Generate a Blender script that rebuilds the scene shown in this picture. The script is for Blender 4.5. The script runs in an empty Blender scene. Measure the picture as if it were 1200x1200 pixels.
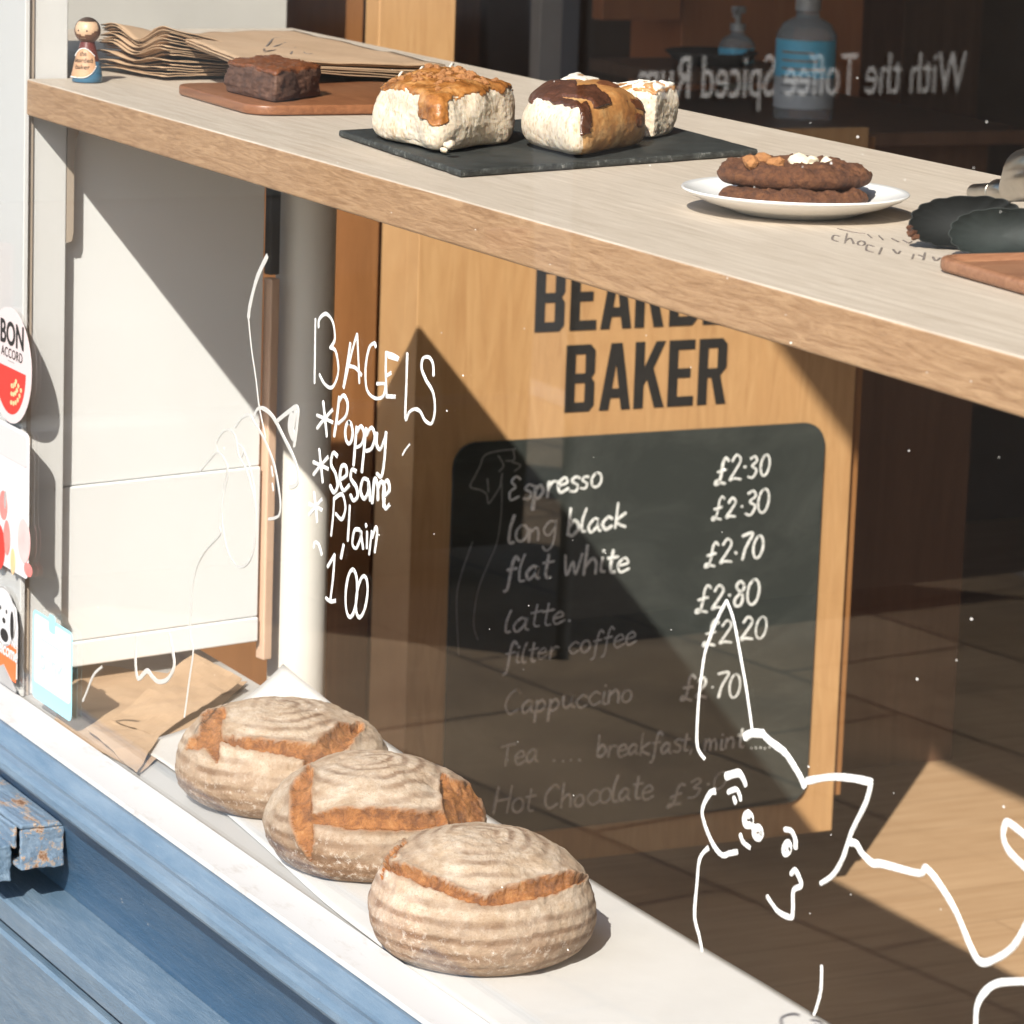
# Bakery shop window seen obliquely from the pavement: bread on the window ledge, cakes on a wooden shelf.
# Metres. X runs along the shop front (the far end is -X), the glass stands at Y = 0, the shop is at Y > 0, Z is up.
import bpy, bmesh, math, random
from mathutils import Vector, noise
random.seed(7)
R = math.radians
S = bpy.context.scene
COL = S.collection

# ------------------------------------------------------------------ camera
YAW, PITCH, ROLL, FPX = 0.477788, 0.202879, 0.035257, 4440.6
CAM = Vector((0, -1.6952, 1.30))
_f = Vector((-math.cos(YAW) * math.cos(PITCH), math.sin(YAW) * math.cos(PITCH), -math.sin(PITCH)))
_r = _f.cross(Vector((0, 0, 1))).normalized()
_u = _r.cross(_f)
RT = _r * math.cos(ROLL) + _u * math.sin(ROLL)
UP = _u * math.cos(ROLL) - _r * math.sin(ROLL)

def ray(px, py): return (RT * (px - 600) - UP * (py - 600) + _f * FPX) / FPX
def onX(px, py, X):
    d = ray(px, py); return CAM + d * ((X - CAM.x) / d.x)
def onY(px, py, Y):
    d = ray(px, py); return CAM + d * ((Y - CAM.y) / d.y)
def onZ(px, py, Z):
    d = ray(px, py); return CAM + d * ((Z - CAM.z) / d.z)
def proj(p):
    v = p - CAM; w = v.dot(_f)
    return 600 + FPX * v.dot(RT) / w, 600 - FPX * v.dot(UP) / w

cam = bpy.data.cameras.new('camera'); camo = bpy.data.objects.new('camera', cam); COL.objects.link(camo)
from mathutils import Matrix
m3 = Matrix((RT, UP, -_f)).transposed()
camo.matrix_world = Matrix.Translation(CAM) @ m3.to_4x4()
cam.sensor_width = 36; cam.lens = 36 * FPX / 1200; cam.clip_end = 500; cam.clip_start = .05
cam.dof.use_dof = True; cam.dof.focus_distance = 4.15; cam.dof.aperture_fstop = 16
S.camera = camo

# ------------------------------------------------------------------ materials
def rgb(h):
    if isinstance(h, (tuple, list)): return tuple(h) + (1,)
    return (h, h, h, 1)

class MT:
    def __init__(s, name):
        s.m = bpy.data.materials.new(name); s.m.use_nodes = True
        s.t = s.m.node_tree; s.n = s.t.nodes; s.b = s.n['Principled BSDF']; s.out = s.n['Material Output']
    def node(s, typ, **kw):
        x = s.n.new(typ)
        for k, v in kw.items():
            if k in x.inputs: x.inputs[k].default_value = v
            else: setattr(x, k, v)
        return x
    def link(s, a, b): s.t.links.new(a, b)
    def coord(s, scale=(1, 1, 1), rot=(0, 0, 0)):
        tc = s.node('ShaderNodeTexCoord'); mp = s.node('ShaderNodeMapping')
        mp.inputs['Scale'].default_value = scale; mp.inputs['Rotation'].default_value = rot
        s.link(tc.outputs['Object'], mp.inputs['Vector']); return mp.outputs['Vector']
    def noise(s, vec, scale, detail=6, rough=.6, dist=0):
        x = s.node('ShaderNodeTexNoise'); x.inputs['Scale'].default_value = scale
        x.inputs['Detail'].default_value = detail; x.inputs['Roughness'].default_value = rough
        x.inputs['Distortion'].default_value = dist
        s.link(vec, x.inputs['Vector']); return x.outputs['Fac']
    def ramp(s, fac, stops):
        x = s.node('ShaderNodeValToRGB'); e = x.color_ramp.elements
        while len(e) < len(stops): e.new(.5)
        for i, (p, c) in enumerate(stops): e[i].position = p; e[i].color = rgb(c)
        s.link(fac, x.inputs['Fac']); return x.outputs['Color']
    def mix(s, fac, a, b, mode='MIX'):
        x = s.node('ShaderNodeMix'); x.data_type = 'RGBA'; x.blend_type = mode
        for k, v in ((0, fac), (6, a), (7, b)):
            if hasattr(v, 'node'): s.link(v, x.inputs[k])
            else: x.inputs[k].default_value = v if k == 0 else rgb(v)
        return x.outputs[2]
    def attr(s, name):
        x = s.node('ShaderNodeAttribute'); x.attribute_name = name; return x.outputs['Fac']
    def math(s, op, a, b=0):
        x = s.node('ShaderNodeMath'); x.operation = op
        for k, v in ((0, a), (1, b)):
            if hasattr(v, 'node'): s.link(v, x.inputs[k])
            else: x.inputs[k].default_value = v
        return x.outputs[0]
    def bump(s, h, strength=.3, dist=.002):
        x = s.node('ShaderNodeBump'); x.inputs['Strength'].default_value = strength; x.inputs['Distance'].default_value = dist
        s.link(h, x.inputs['Height']); s.link(x.outputs['Normal'], s.b.inputs['Normal'])
    def done(s, col=None, rough=.6, spec=None, metal=0):
        if col is not None:
            if hasattr(col, 'node'): s.link(col, s.b.inputs['Base Color'])
            else: s.b.inputs['Base Color'].default_value = rgb(col)
        if hasattr(rough, 'node'): s.link(rough, s.b.inputs['Roughness'])
        else: s.b.inputs['Roughness'].default_value = rough
        if spec is not None: s.b.inputs['Specular IOR Level'].default_value = spec
        s.b.inputs['Metallic'].default_value = metal
        return s.m

def plain(name, c, rough=.6, var=.12, scale=14, bump=.15, metal=0, spec=None):
    t = MT(name); v = t.coord()
    f = t.noise(v, scale)
    c = (c, c, c) if not isinstance(c, (tuple, list)) else c
    lo = tuple(x * (1 - var) for x in c); hi = tuple(min(1, x * (1 + var)) for x in c)
    col = t.ramp(f, [(.3, lo), (.7, hi)])
    if bump: t.bump(t.noise(v, scale * 6), bump, .001)
    return t.done(col, rough, spec, metal)

def wood(name, lo, hi, grain=(1.2, 28, 28), scale=3, rough=.55, bump=.25, rot=(0, 0, 0), speck=0, contrast=(.3, .7)):
    t = MT(name); v = t.coord(grain, rot)
    f = t.noise(v, scale, 8, .65, 1.2)
    f2 = t.noise(t.coord((grain[0] * .5, grain[1] * 4, grain[2] * 4), rot), scale * 3, 4, .7)
    col = t.ramp(t.math('ADD', t.math('MULTIPLY', f, .7), t.math('MULTIPLY', f2, .3)), [(contrast[0], lo), (contrast[1], hi)])
    if speck:
        pores = t.noise(t.coord((grain[0] * 14, grain[1] * 14, grain[2] * 14), rot), scale * 2, 2, .5)
        col = t.mix(t.ramp(pores, [(.62, 0.0), (.70, speck)]), col, tuple(x * .35 for x in lo))
    t.bump(t.math('ADD', f, f2), bump, .0012)
    return t.done(col, rough)

M = {}
M['white_paint'] = (lambda t: (lambda v: (t.bump(t.noise(v, 60, 5), .18, .0015),
    t.done(t.mix(t.ramp(t.noise(t.coord((1, 1, .3)), 9, 9, .75), [(.6, 0.0), (.74, .6)]), (.58, .57, .555), (.43, .40, .36)), .5))[1])(t.coord()))(MT('white_paint'))
M['panel_white'] = plain('panel_white', (.84, .84, .83), .55, .02, 5, .05)
M['ledge_white'] = (lambda t: (lambda v: (t.bump(t.noise(v, 40, 5), .2, .0012),
    t.done(t.mix(t.ramp(t.noise(t.coord((.5, 1.5, 1)), 14, 10, .8), [(.55, 0.0), (.70, .8)]), (.385, .375, .36), (.25, .21, .17)), .5))[1])(t.coord()))(MT('ledge_white'))
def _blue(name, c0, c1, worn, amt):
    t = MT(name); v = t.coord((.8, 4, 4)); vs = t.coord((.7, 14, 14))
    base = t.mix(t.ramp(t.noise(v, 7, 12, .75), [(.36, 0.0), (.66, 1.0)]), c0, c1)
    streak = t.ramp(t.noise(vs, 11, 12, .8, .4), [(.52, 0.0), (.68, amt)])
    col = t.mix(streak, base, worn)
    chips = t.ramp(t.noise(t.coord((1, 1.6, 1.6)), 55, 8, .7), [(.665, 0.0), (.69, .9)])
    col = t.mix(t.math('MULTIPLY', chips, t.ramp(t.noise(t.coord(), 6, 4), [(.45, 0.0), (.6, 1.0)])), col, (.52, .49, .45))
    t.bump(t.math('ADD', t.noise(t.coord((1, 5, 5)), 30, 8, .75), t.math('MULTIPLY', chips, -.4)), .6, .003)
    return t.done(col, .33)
M['blue_paint'] = _blue('blue_paint', (.075, .125, .18), (.135, .185, .235), (.28, .325, .35), .28)
M['blue_shaded'] = _blue('blue_shaded', (.028, .075, .14), (.060, .105, .165), (.14, .18, .23), .35)  # darker blue puts the shade under the moulding into the paint colour
M['rust'] = (lambda t: (lambda v: (t.bump(t.noise(v, 60, 9, .8), .8, .004),
    t.done(t.ramp(t.noise(v, 17, 12, .8), [(.34, (.07, .035, .018)), (.41, (.24, .12, .06)), (.45, (.36, .29, .22)), (.48, (.10, .16, .23)), (.66, (.19, .25, .31))]), .75))[1])(t.coord((1, 2.5, 2.5))))(MT('rust'))
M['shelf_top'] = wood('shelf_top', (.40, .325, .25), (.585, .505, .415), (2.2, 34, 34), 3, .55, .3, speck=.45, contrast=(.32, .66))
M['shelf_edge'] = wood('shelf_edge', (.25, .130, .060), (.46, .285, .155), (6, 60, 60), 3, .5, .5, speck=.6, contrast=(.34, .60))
M['maple_plain'] = wood('maple', (.40, .200, .072), (.51, .275, .108), (9, 9, .8), 2, .5, .08, contrast=(.35, .65))
def _maple():
    t = MT('maple'); f = t.noise(t.coord((1, 7, .9)), 4, 8, .6, 2.2); g = t.noise(t.coord((1, 2.2, .5)), 9, 9, .65, 1.4); h = t.noise(t.coord((30, 60, 2.5)), 6, 3, .6)
    col = t.mix(t.ramp(g, [(.36, 0.0), (.68, .75)]), t.ramp(f, [(.34, (.40, .215, .090)), (.66, (.51, .30, .135))]), (.48, .268, .115))
    col = t.mix(t.ramp(h, [(.58, 0.0), (.75, .35)]), col, (.28, .13, .045))
    t.bump(h, .05, .001); return t.done(col, .5)
M['maple'] = _maple()
M['maple_dark'] = wood('maple_dark', (.24, .10, .03), (.33, .155, .055), (9, 9, .6), 2, .5, .08)
M['brown_wood'] = wood('brown_wood', (.19, .075, .022), (.28, .12, .04), (10, 10, .7), 2, .55, .1)
M['dark_wood'] = wood('dark_wood', (.11, .056, .032), (.18, .095, .055), (8, 8, .6), 2, .5, .1)
M['red_wood'] = wood('red_wood', (.36, .12, .042), (.46, .17, .065), (8, 8, .6), 2, .5, .1)
M['acacia'] = wood('acacia', (.13, .045, .018), (.30, .125, .055), (3, 26, 26), 3, .35, .15)
M['acacia_worn'] = wood('acacia_worn', (.15, .055, .025), (.34, .17, .09), (26, 2.4, 26), 3, .45, .2, rot=(0, 0, .1))
M['peach'] = plain('peach', (.62, .42, .30), .5, .05)
M['column_white'] = plain('column_white', (.70, .66, .60), .5, .03, 6)
M['shaded_grey'] = plain('shaded_grey', (.42, .40, .365), .7, .10, 3)  # grey stands in for shade on a white panel
M['taupe'] = plain('taupe', (.36, .29, .225), .6, .05)
M['black'] = plain('black', (.012, .013, .014), .45, .1)
M['near_black'] = plain('near_black', (.028, .022, .018), .8, .15, 4)
M['ink'] = plain('ink', (.014, .012, .010), .6, .2, 40)
M['chalkboard'] = (lambda t: (lambda v: (t.done(t.mix(t.ramp(t.noise(v, 3.2, 8, .7, .7), [(.42, 0.0), (.8, .55)]), (.030, .034, .030), (.12, .125, .115)), .75))[0:0] or t.m)(t.coord((1, 1.2, 2.2))))(MT('chalkboard')) if False else None
def _chalkboard():
    t = MT('chalkboard'); v = t.coord((1, 1.2, 2.2))
    col = t.mix(t.ramp(t.noise(v, 3.2, 8, .7, .7), [(.45, 0.0), (.85, .5)]), (.017, .021, .017), (.085, .09, .078))
    return t.done(col, .8)
M['chalkboard'] = _chalkboard()
def _chalk():
    t = MT('chalk'); v = t.coord()
    return t.done(t.ramp(t.noise(v, 260, 2, .6), [(.34, (.36, .36, .33)), (.5, (.80, .79, .75))]), .95)
M['chalk'] = _chalk()
M['chalk_faint'] = plain('chalk_faint', (.22, .21, .19), .95, .3, 200, 0)
def _pen():
    t = MT('paint_pen'); v = t.coord((1, 1, 1))
    return t.done(t.ramp(t.noise(v, 210, 6, .75), [(.34, (.50, .49, .47)), (.50, (.80, .79, .77)), (.62, (.90, .89, .87))]), .6)
M['paint_pen'] = _pen()
M['paint_thin'] = plain('paint_thin', (.62, .60, .57), .6, .03, 30, 0)
M['dust'] = plain('dust', (.75, .72, .66), .9, .1, 30, 0)
M['pencil'] = plain('pencil', (.16, .13, .11), .9, .4, 120, 0)
M['kraft'] = (lambda t: (lambda v: (t.bump(t.noise(v, 24, 7, .65), .35, .003),
    t.done(t.ramp(t.noise(v, 9, 8, .65), [(.3, (.355, .23, .135)), (.7, (.47, .32, .20))]), .85))[1])(t.coord()))(MT('kraft'))
M['parchment'] = (lambda t: (lambda v: (t.bump(t.noise(v, 9, 6, .6), .22, .006),
    t.done(t.ramp(t.noise(v, 7, 6), [(.3, (.51, .495, .475)), (.7, (.575, .56, .54))]), .6))[1])(t.coord()))(MT('parchment'))
M['slate'] = (lambda t: (lambda v: (t.bump(t.noise(v, 45, 8, .7), .5, .002),
    t.done(t.ramp(t.noise(v, 30, 9, .75), [(.35, (.012, .014, .013)), (.62, (.030, .033, .031)), (.74, (.11, .11, .10))]), .6))[1])(t.coord()))(MT('slate'))
def _slate_edge():
    t = MT('slate_edge'); v = t.coord()
    t.bump(t.noise(v, 120, 8, .8), .9, .004)
    return t.done(t.ramp(t.noise(v, 110, 8, .8), [(.42, (.012, .013, .012)), (.58, (.05, .055, .05)), (.68, (.32, .32, .30))]), .6)
M['slate_edge'] = _slate_edge()
M['porcelain'] = plain('porcelain', (.80, .79, .77), .12, .015, 10, 0)
M['crumb'] = None
def _crumb():
    t = MT('crumb'); v = t.coord((1, 1, .42))
    vo = t.node('ShaderNodeTexVoronoi'); vo.inputs['Scale'].default_value = 210; vo.inputs['Randomness'].default_value = 1; t.link(v, vo.inputs['Vector'])
    n = t.noise(v, 90, 12, .8, .6); f = t.noise(v, 340, 4, .7)
    h = t.math('ADD', t.math('ADD', n, t.math('MULTIPLY', vo.outputs['Distance'], .45)), t.math('MULTIPLY', f, .35))
    t.bump(h, .55, .003)
    col = t.ramp(n, [(.34, (.44, .30, .18)), (.43, (.63, .51, .375)), (.6, (.71, .63, .51))])
    t.b.inputs['Subsurface Weight'].default_value = .45; t.b.inputs['Subsurface Radius'].default_value = (.012, .008, .005)
    col = t.mix(t.ramp(vo.outputs['Distance'], [(.16, .75), (.30, 0.0)]), col, (.42, .29, .17))
    return t.done(t.mix(t.ramp(f, [(.55, 0.0), (.7, .4)]), col, (.56, .44, .31)), .9)
M['crumb'] = _crumb()
def _glaze(name, stops, rough, sc=26):
    t = MT(name); v = t.coord()
    t.bump(t.noise(v, sc * 3, 6, .7), .5, .003)
    return t.done(t.ramp(t.noise(v, sc, 9, .7), stops), rough)
M['toffee'] = _glaze('toffee', [(.34, (.16, .05, .010)), (.5, (.37, .145, .036)), (.64, (.55, .28, .10))], .2, 34)
M['biscuit'] = _glaze('biscuit', [(.3, (.22, .085, .025)), (.7, (.42, .19, .065))], .8, 90)
M['golden'] = _glaze('golden', [(.3, (.27, .095, .024)), (.48, (.46, .215, .068)), (.62, (.58, .345, .145)), (.75, (.66, .46, .25))], .32, 22)
M['choc_sauce'] = _glaze('choc_sauce', [(.3, (.045, .014, .006)), (.7, (.105, .038, .018))], .15, 30)
M['icing'] = plain('icing', (.80, .74, .64), .35, .05, 50)
M['brownie_top'] = _glaze('brownie_top', [(.3, (.10, .030, .010)), (.7, (.22, .075, .026))], .32, 45)
M['brownie'] = _glaze('brownie', [(.3, (.032, .013, .007)), (.55, (.10, .045, .026)), (.75, (.20, .11, .07))], .7, 60)
def _cookie():
    t = MT('cookie'); v = t.coord(); n = t.noise(v, 75, 12, .8); f = t.noise(v, 260, 5, .75)
    t.bump(t.math('ADD', n, t.math('MULTIPLY', f, .6)), 1.0, .005)
    return t.done(t.mix(t.ramp(f, [(.5, 0.0), (.68, .6)]), t.ramp(n, [(.34, (.040, .013, .006)), (.5, (.145, .052, .019)), (.68, (.25, .10, .036))]), (.05, .017, .008)), .72)
M['cookie'] = _cookie()
M['white_choc'] = plain('white_choc', (.72, .63, .47), .5, .06, 60)
M['choc_chip'] = plain('choc_chip', (.05, .018, .010), .25, .2, 60)
def _bread():
    t = MT('bread'); v = t.coord()
    crust, ring, low, lip = t.attr('crust'), t.attr('ring'), t.attr('low'), t.attr('lip')
    n1 = t.noise(v, 38, 12, .8); n2 = t.noise(v, 420, 4, .75); n3 = t.noise(v, 120, 10, .8); n4 = t.noise(v, 16, 8, .7)
    flour = t.mix(t.ramp(n1, [(.36, 0.0), (.62, 1.0)]), (.42, .295, .19), (.61, .505, .405))
    flour = t.mix(t.ramp(n4, [(.48, 0.0), (.62, .55)]), flour, (.36, .235, .145))
    brown = t.mix(t.ramp(n3, [(.38, 0.0), (.62, 1.0)]), (.16, .070, .026), (.34, .19, .095))
    base = t.mix(t.math('MULTIPLY', low, t.ramp(n1, [(.40, .25), (.52, 1.0)])), flour, brown)
    base = t.mix(t.math('MULTIPLY', ring, t.ramp(n3, [(.32, .35), (.55, 1.0)])), base, (.14, .062, .025))
    base = t.mix(t.ramp(n2, [(.55, 0.0), (.66, .6)]), base, (.26, .15, .08))
    base = t.mix(t.math('MULTIPLY', t.ramp(n3, [(.53, 0.0), (.60, .9)]), low), base, (.66, .58, .50))
    base = t.mix(lip, base, (.20, .085, .03))
    e1 = t.noise(v, 55, 12, .8, .6)
    ear = t.ramp(e1, [(.30, (.06, .019, .006)), (.43, (.19, .062, .015)), (.54, (.36, .135, .034)), (.68, (.56, .28, .105))])
    ear = t.mix(t.ramp(n2, [(.56, 0.0), (.68, .5)]), ear, (.10, .03, .01))
    col = t.mix(crust, base, ear)
    t.bump(t.math('ADD', n3, t.math('MULTIPLY', n2, .6)), .9, .0035)
    rr = t.ramp(crust, [(0, .92), (1, .27)])
    return t.done(col, rr)
M['bread'] = _bread()
M['skin'] = plain('skin', (.58, .38, .24), .4, .05, 60)
M['hair'] = plain('hair', (.055, .032, .022), .4, .2, 60)
M['beard'] = plain('beard', (.13, .055, .028), .4, .2, 60)
M['maroon'] = plain('maroon', (.13, .028, .020), .35, .1, 60)
M['blue_doll'] = plain('blue_doll', (.05, .145, .24), .3, .06, 60)
M['apron'] = plain('apron', (.50, .285, .16), .5, .08, 60)
M['steel'] = plain('steel', (.46, .44, .40), .28, .12, 40, .1, metal=1)
M['silicone'] = plain('silicone', (.006, .007, .0065), .6, .15, 25)
M['silicone_worn'] = plain('silicone_worn', (.014, .018, .0165), .62, .45, 30)
for k_ in ('silicone', 'silicone_worn'): M[k_].node_tree.nodes['Principled BSDF'].inputs['Specular IOR Level'].default_value = .25
M['sticker_white'] = plain('sticker_white', (.57, .56, .555), .4, .01, 10, 0)
M['sticker_pink'] = plain('sticker_pink', (.56, .475, .465), .4, .015, 10, 0)
M['red'] = plain('red', (.62, .045, .035), .35, .06, 30, 0)
M['soft_red'] = plain('soft_red', (.66, .20, .18), .35, .22, 30, 0)
M['pale_red'] = plain('pale_red', (.74, .42, .40), .35, .12, 30, 0)
M['orange'] = plain('orange', (.72, .135, .03), .4, .04, 30, 0)
M['cyan'] = plain('cyan', (.30, .60, .68), .4, .02, 30, 0)
M['cyan_pale'] = plain('cyan_pale', (.40, .60, .63), .4, .02, 30, 0)
M['grey_ink'] = plain('grey_ink', (.32, .31, .30), .5, .1, 30, 0)
M['tan'] = plain('tan', (.62, .42, .22), .5, .1, 30, 0)
M['label_blue'] = plain('label_blue', (.16, .58, .80), .4, .05, 30, 0)
M['clear_plastic'] = plain('clear_plastic', (.80, .82, .82), .06, .02, 20, 0)
M['clear_plastic'].node_tree.nodes['Principled BSDF'].inputs['Transmission Weight'].default_value = .75
M['clear_plastic'].node_tree.nodes['Principled BSDF'].inputs['IOR'].default_value = 1.2
M['pump_white'] = plain('pump_white', (.42, .40, .38), .4, .05, 20, 0)
M['shop_wall'] = plain('shop_wall', (.15, .105, .078), .85, .2, 2)
M['shop_ceiling'] = plain('shop_ceiling', (.12, .11, .10), .85, .1, 2)
M['facade'] = plain('facade', (.40, .37, .33), .85, .1, 3)
M['banner'] = plain('banner', (.016, .014, .013), .7, .2, 3)
M['rail_black'] = plain('rail_black', (.02, .02, .02), .5, .2, 20)
M['tail_red'] = plain('tail_red', (.06, .006, .005), .3, .1, 6, 0)
M['van_black'] = plain('van_black', (.012, .011, .011), .3, .2, 6, 0)
M['window_dark'] = plain('window_dark', (.008, .009, .01), .15, .2, 6, 0)
M['leaf'] = plain('leaf', (.05, .10, .03), .6, .3, 30)
def _floor():
    t = MT('floor_planks'); v = t.coord((1, 1, 1), (0, 0, R(90)))
    br = t.node('ShaderNodeTexBrick'); t.link(v, br.inputs['Vector'])
    for k, x in (('Scale', 1.0), ('Mortar Size', .0035), ('Brick Width', 1.3), ('Row Height', .19), ('Bias', -.1)): br.inputs[k].default_value = x
    br.inputs['Color1'].default_value = rgb((.40, .25, .135)); br.inputs['Color2'].default_value = rgb((.50, .325, .185)); br.inputs['Mortar'].default_value = rgb((.26, .15, .075))
    g = t.noise(t.coord((14, 1.1, 1)), 3, 8, .65, 1.0)
    col = t.mix(.55, br.outputs['Color'], t.ramp(g, [(.3, (.33, .19, .095)), (.7, (.52, .35, .21))]))
    t.bump(g, .15, .002)
    return t.done(col, .5)
M['floor_planks'] = _floor()
def _paving():
    t = MT('paving_slabs'); v = t.coord((1, 1, 1), (0, 0, R(8)))
    br = t.node('ShaderNodeTexBrick'); t.link(v, br.inputs['Vector'])
    for k, x in (('Scale', 1.0), ('Mortar Size', .012), ('Mortar Smooth', .3), ('Brick Width', .9), ('Row Height', .62)): br.inputs[k].default_value = x
    br.inputs['Color1'].default_value = rgb((.19, .135, .082)); br.inputs['Color2'].default_value = rgb((.27, .195, .122)); br.inputs['Mortar'].default_value = rgb((.085, .06, .04))
    n = t.noise(t.coord(), 3, 9, .7)
    col = t.mix(t.ramp(n, [(.42, 0.0), (.7, .7)]), br.outputs['Color'], (.12, .085, .055))
    t.bump(t.noise(t.coord(), 40, 6), .3, .004)
    return t.done(col, .9)
M['paving_slabs'] = _paving()
M['asphalt'] = plain('asphalt', (.05, .048, .045), .9, .25, 30, .4)
M['kerb'] = plain('kerb', (.28, .26, .24), .85, .15, 8)
def _glass():
    t = MT('window_glass'); t.n.remove(t.b)
    lw = t.node('ShaderNodeLayerWeight'); lw.inputs['Blend'].default_value = .5
    p5 = t.math('POWER', lw.outputs['Facing'], 5)
    F = t.math('ADD', .028, t.math('MULTIPLY', p5, .972))
    tr = t.node('ShaderNodeBsdfTransparent'); tr.inputs['Color'].default_value = (.992, .996, .992, 1)
    gl = t.node('ShaderNodeBsdfGlossy'); gl.inputs['Roughness'].default_value = .0; gl.inputs['Color'].default_value = (1, 1, 1, 1)
    mx = t.node('ShaderNodeMixShader'); t.link(F, mx.inputs[0]); t.link(tr.outputs[0], mx.inputs[1]); t.link(gl.outputs[0], mx.inputs[2])
    t.link(mx.outputs[0], t.out.inputs['Surface']); return t.m
M['glass'] = _glass()

# ------------------------------------------------------------------ object helpers
def empty(name, loc, label=None, cat=None, group=None):
    o = bpy.data.objects.new(name, None); COL.objects.link(o); o.location = loc; o.empty_display_size = .05
    tag(o, label, cat, group); return o
def tag(o, label=None, cat=None, group=None, kind=None):
    if label: o['label'] = label
    if cat: o['category'] = cat
    if group: o['group'] = group
    if kind: o['kind'] = kind
    return o
def origin(o):
    v = Vector(o.location)
    while o.parent: o = o.parent; v += Vector(o.location)
    return v
class MB:
    """collects world-space geometry; build() links it as one mesh object"""
    def __init__(s): s.v = []; s.f = []; s.mi = []; s.at = {}
    def add(s, vs, fs, mi=0):
        b = len(s.v); s.v += [Vector(x) for x in vs]; s.f += [tuple(i + b for i in f) for f in fs]; s.mi += [mi] * len(fs); return s
    def box(s, x0, x1, y0, y1, z0, z1, mi=0, bev=0):
        if bev:
            bm = bmesh.new(); bmesh.ops.create_cube(bm, size=1)
            for v in bm.verts: v.co = Vector((x0 + (v.co.x + .5) * (x1 - x0), y0 + (v.co.y + .5) * (y1 - y0), z0 + (v.co.z + .5) * (z1 - z0)))
            bmesh.ops.bevel(bm, geom=bm.edges[:], offset=bev, segments=3, profile=.5, affect='EDGES')
            s.addbm(bm, mi); return s
        return s.add([(x, y, z) for x in (x0, x1) for y in (y0, y1) for z in (z0, z1)],
                     [(0, 1, 3, 2), (4, 6, 7, 5), (0, 4, 5, 1), (2, 3, 7, 6), (0, 2, 6, 4), (1, 5, 7, 3)], mi)
    def addbm(s, bm, mi=0):
        bm.verts.index_update(); s.add([v.co.copy() for v in bm.verts], [[v.index for v in f.verts] for f in bm.faces], mi); bm.free(); return s
    def prism(s, poly, axis, a, b, mi=0):
        """poly: 2-D outline; axis 'X' -> (Y,Z), 'Y' -> (X,Z), 'Z' -> (X,Y)"""
        def P(p, t):
            return {'X': (t, p[0], p[1]), 'Y': (p[0], t, p[1]), 'Z': (p[0], p[1], t)}[axis]
        n = len(poly)
        return s.add([P(p, a) for p in poly] + [P(p, b) for p in poly],
                     [tuple(range(n))[::-1], tuple(range(n, 2 * n))] + [(i, (i + 1) % n, (i + 1) % n + n, i + n) for i in range(n)], mi)
    def grid(s, rows, mi=0, close=False):
        n = len(rows[0]); vs = [p for r in rows for p in r]; fs = []
        for i in range(len(rows) - 1):
            for j in range(n if close else n - 1):
                k = (j + 1) % n; fs.append((i * n + j, i * n + k, (i + 1) * n + k, (i + 1) * n + j))
        return s.add(vs, fs, mi)
    def lathe(s, prof, c, seg=48, mi=0, ax=(1, 0, 0), ay=(0, 1, 0), az=(0, 0, 1)):
        ax, ay, az, c = Vector(ax), Vector(ay), Vector(az), Vector(c)
        return s.grid([[c + ax * (r * math.cos(2 * math.pi * j / seg)) + ay * (r * math.sin(2 * math.pi * j / seg)) + az * z for j in range(seg)] for r, z in prof], mi, True)
    def tube(s, pts, rad, seg=10, mi=0, cap=True):
        pts = [Vector(p) for p in pts]; rows = []
        for i, p in enumerate(pts):
            d = (pts[min(i + 1, len(pts) - 1)] - pts[max(i - 1, 0)]).normalized()
            a = d.cross(Vector((.13, .31, 1))).normalized(); b = d.cross(a)
            r = rad[i] if isinstance(rad, (list, tuple)) else rad
            rows.append([p + a * (r * math.cos(2 * math.pi * j / seg)) + b * (r * math.sin(2 * math.pi * j / seg)) for j in range(seg)])
        s.grid(rows, mi, True)
        if cap:
            s.add(rows[0], [tuple(range(seg))], mi); s.add(rows[-1], [tuple(range(seg))[::-1]], mi)
        return s
    def build(s, name, mats, parent=None, smooth=False, loc=None, sharp=None, recalc=True, attrs=None, weld=False):
        me = bpy.data.meshes.new(name)
        o = bpy.data.objects.new(name, me); COL.objects.link(o)
        if parent: o.parent = parent; base = origin(parent)
        else:
            if loc is None:
                xs = [v.x for v in s.v]; ys = [v.y for v in s.v]; zs = [v.z for v in s.v]
                loc = ((min(xs) + max(xs)) / 2, (min(ys) + max(ys)) / 2, min(zs))
            o.location = loc; base = Vector(loc)
        me.from_pydata([v - base for v in s.v], [], s.f)
        for m in (mats if isinstance(mats, (list, tuple)) else [mats]): me.materials.append(m)
        for p, i in zip(me.polygons, s.mi): p.material_index = i
        if attrs:
            for k, vals in attrs.items():
                a = me.attributes.new(k, 'FLOAT', 'POINT'); a.data.foreach_set('value', vals)
        if recalc or weld:
            bm = bmesh.new(); bm.from_mesh(me)
            if weld: bmesh.ops.remove_doubles(bm, verts=bm.verts, dist=1e-5)
            if recalc: bmesh.ops.recalc_face_normals(bm, faces=bm.faces)
            bm.to_mesh(me); bm.free()
        if smooth:
            for p in me.polygons: p.use_smooth = True
            if sharp: me.set_sharp_from_angle(angle=R(sharp))
        return o

def catmull(pts, n=6):
    pts = [Vector(p) for p in pts]
    if len(pts) < 3: return pts
    out = []
    for i in range(len(pts) - 1):
        p0, p1, p2, p3 = pts[max(i - 1, 0)], pts[i], pts[i + 1], pts[min(i + 2, len(pts) - 1)]
        for k in range(n):
            t = k / n
            out.append(.5 * ((2 * p1) + (p2 - p0) * t + (2 * p0 - 5 * p1 + 4 * p2 - p3) * t * t + (3 * p1 - p0 - 3 * p2 + p3) * t ** 3))
    out.append(pts[-1]); return out

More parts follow.
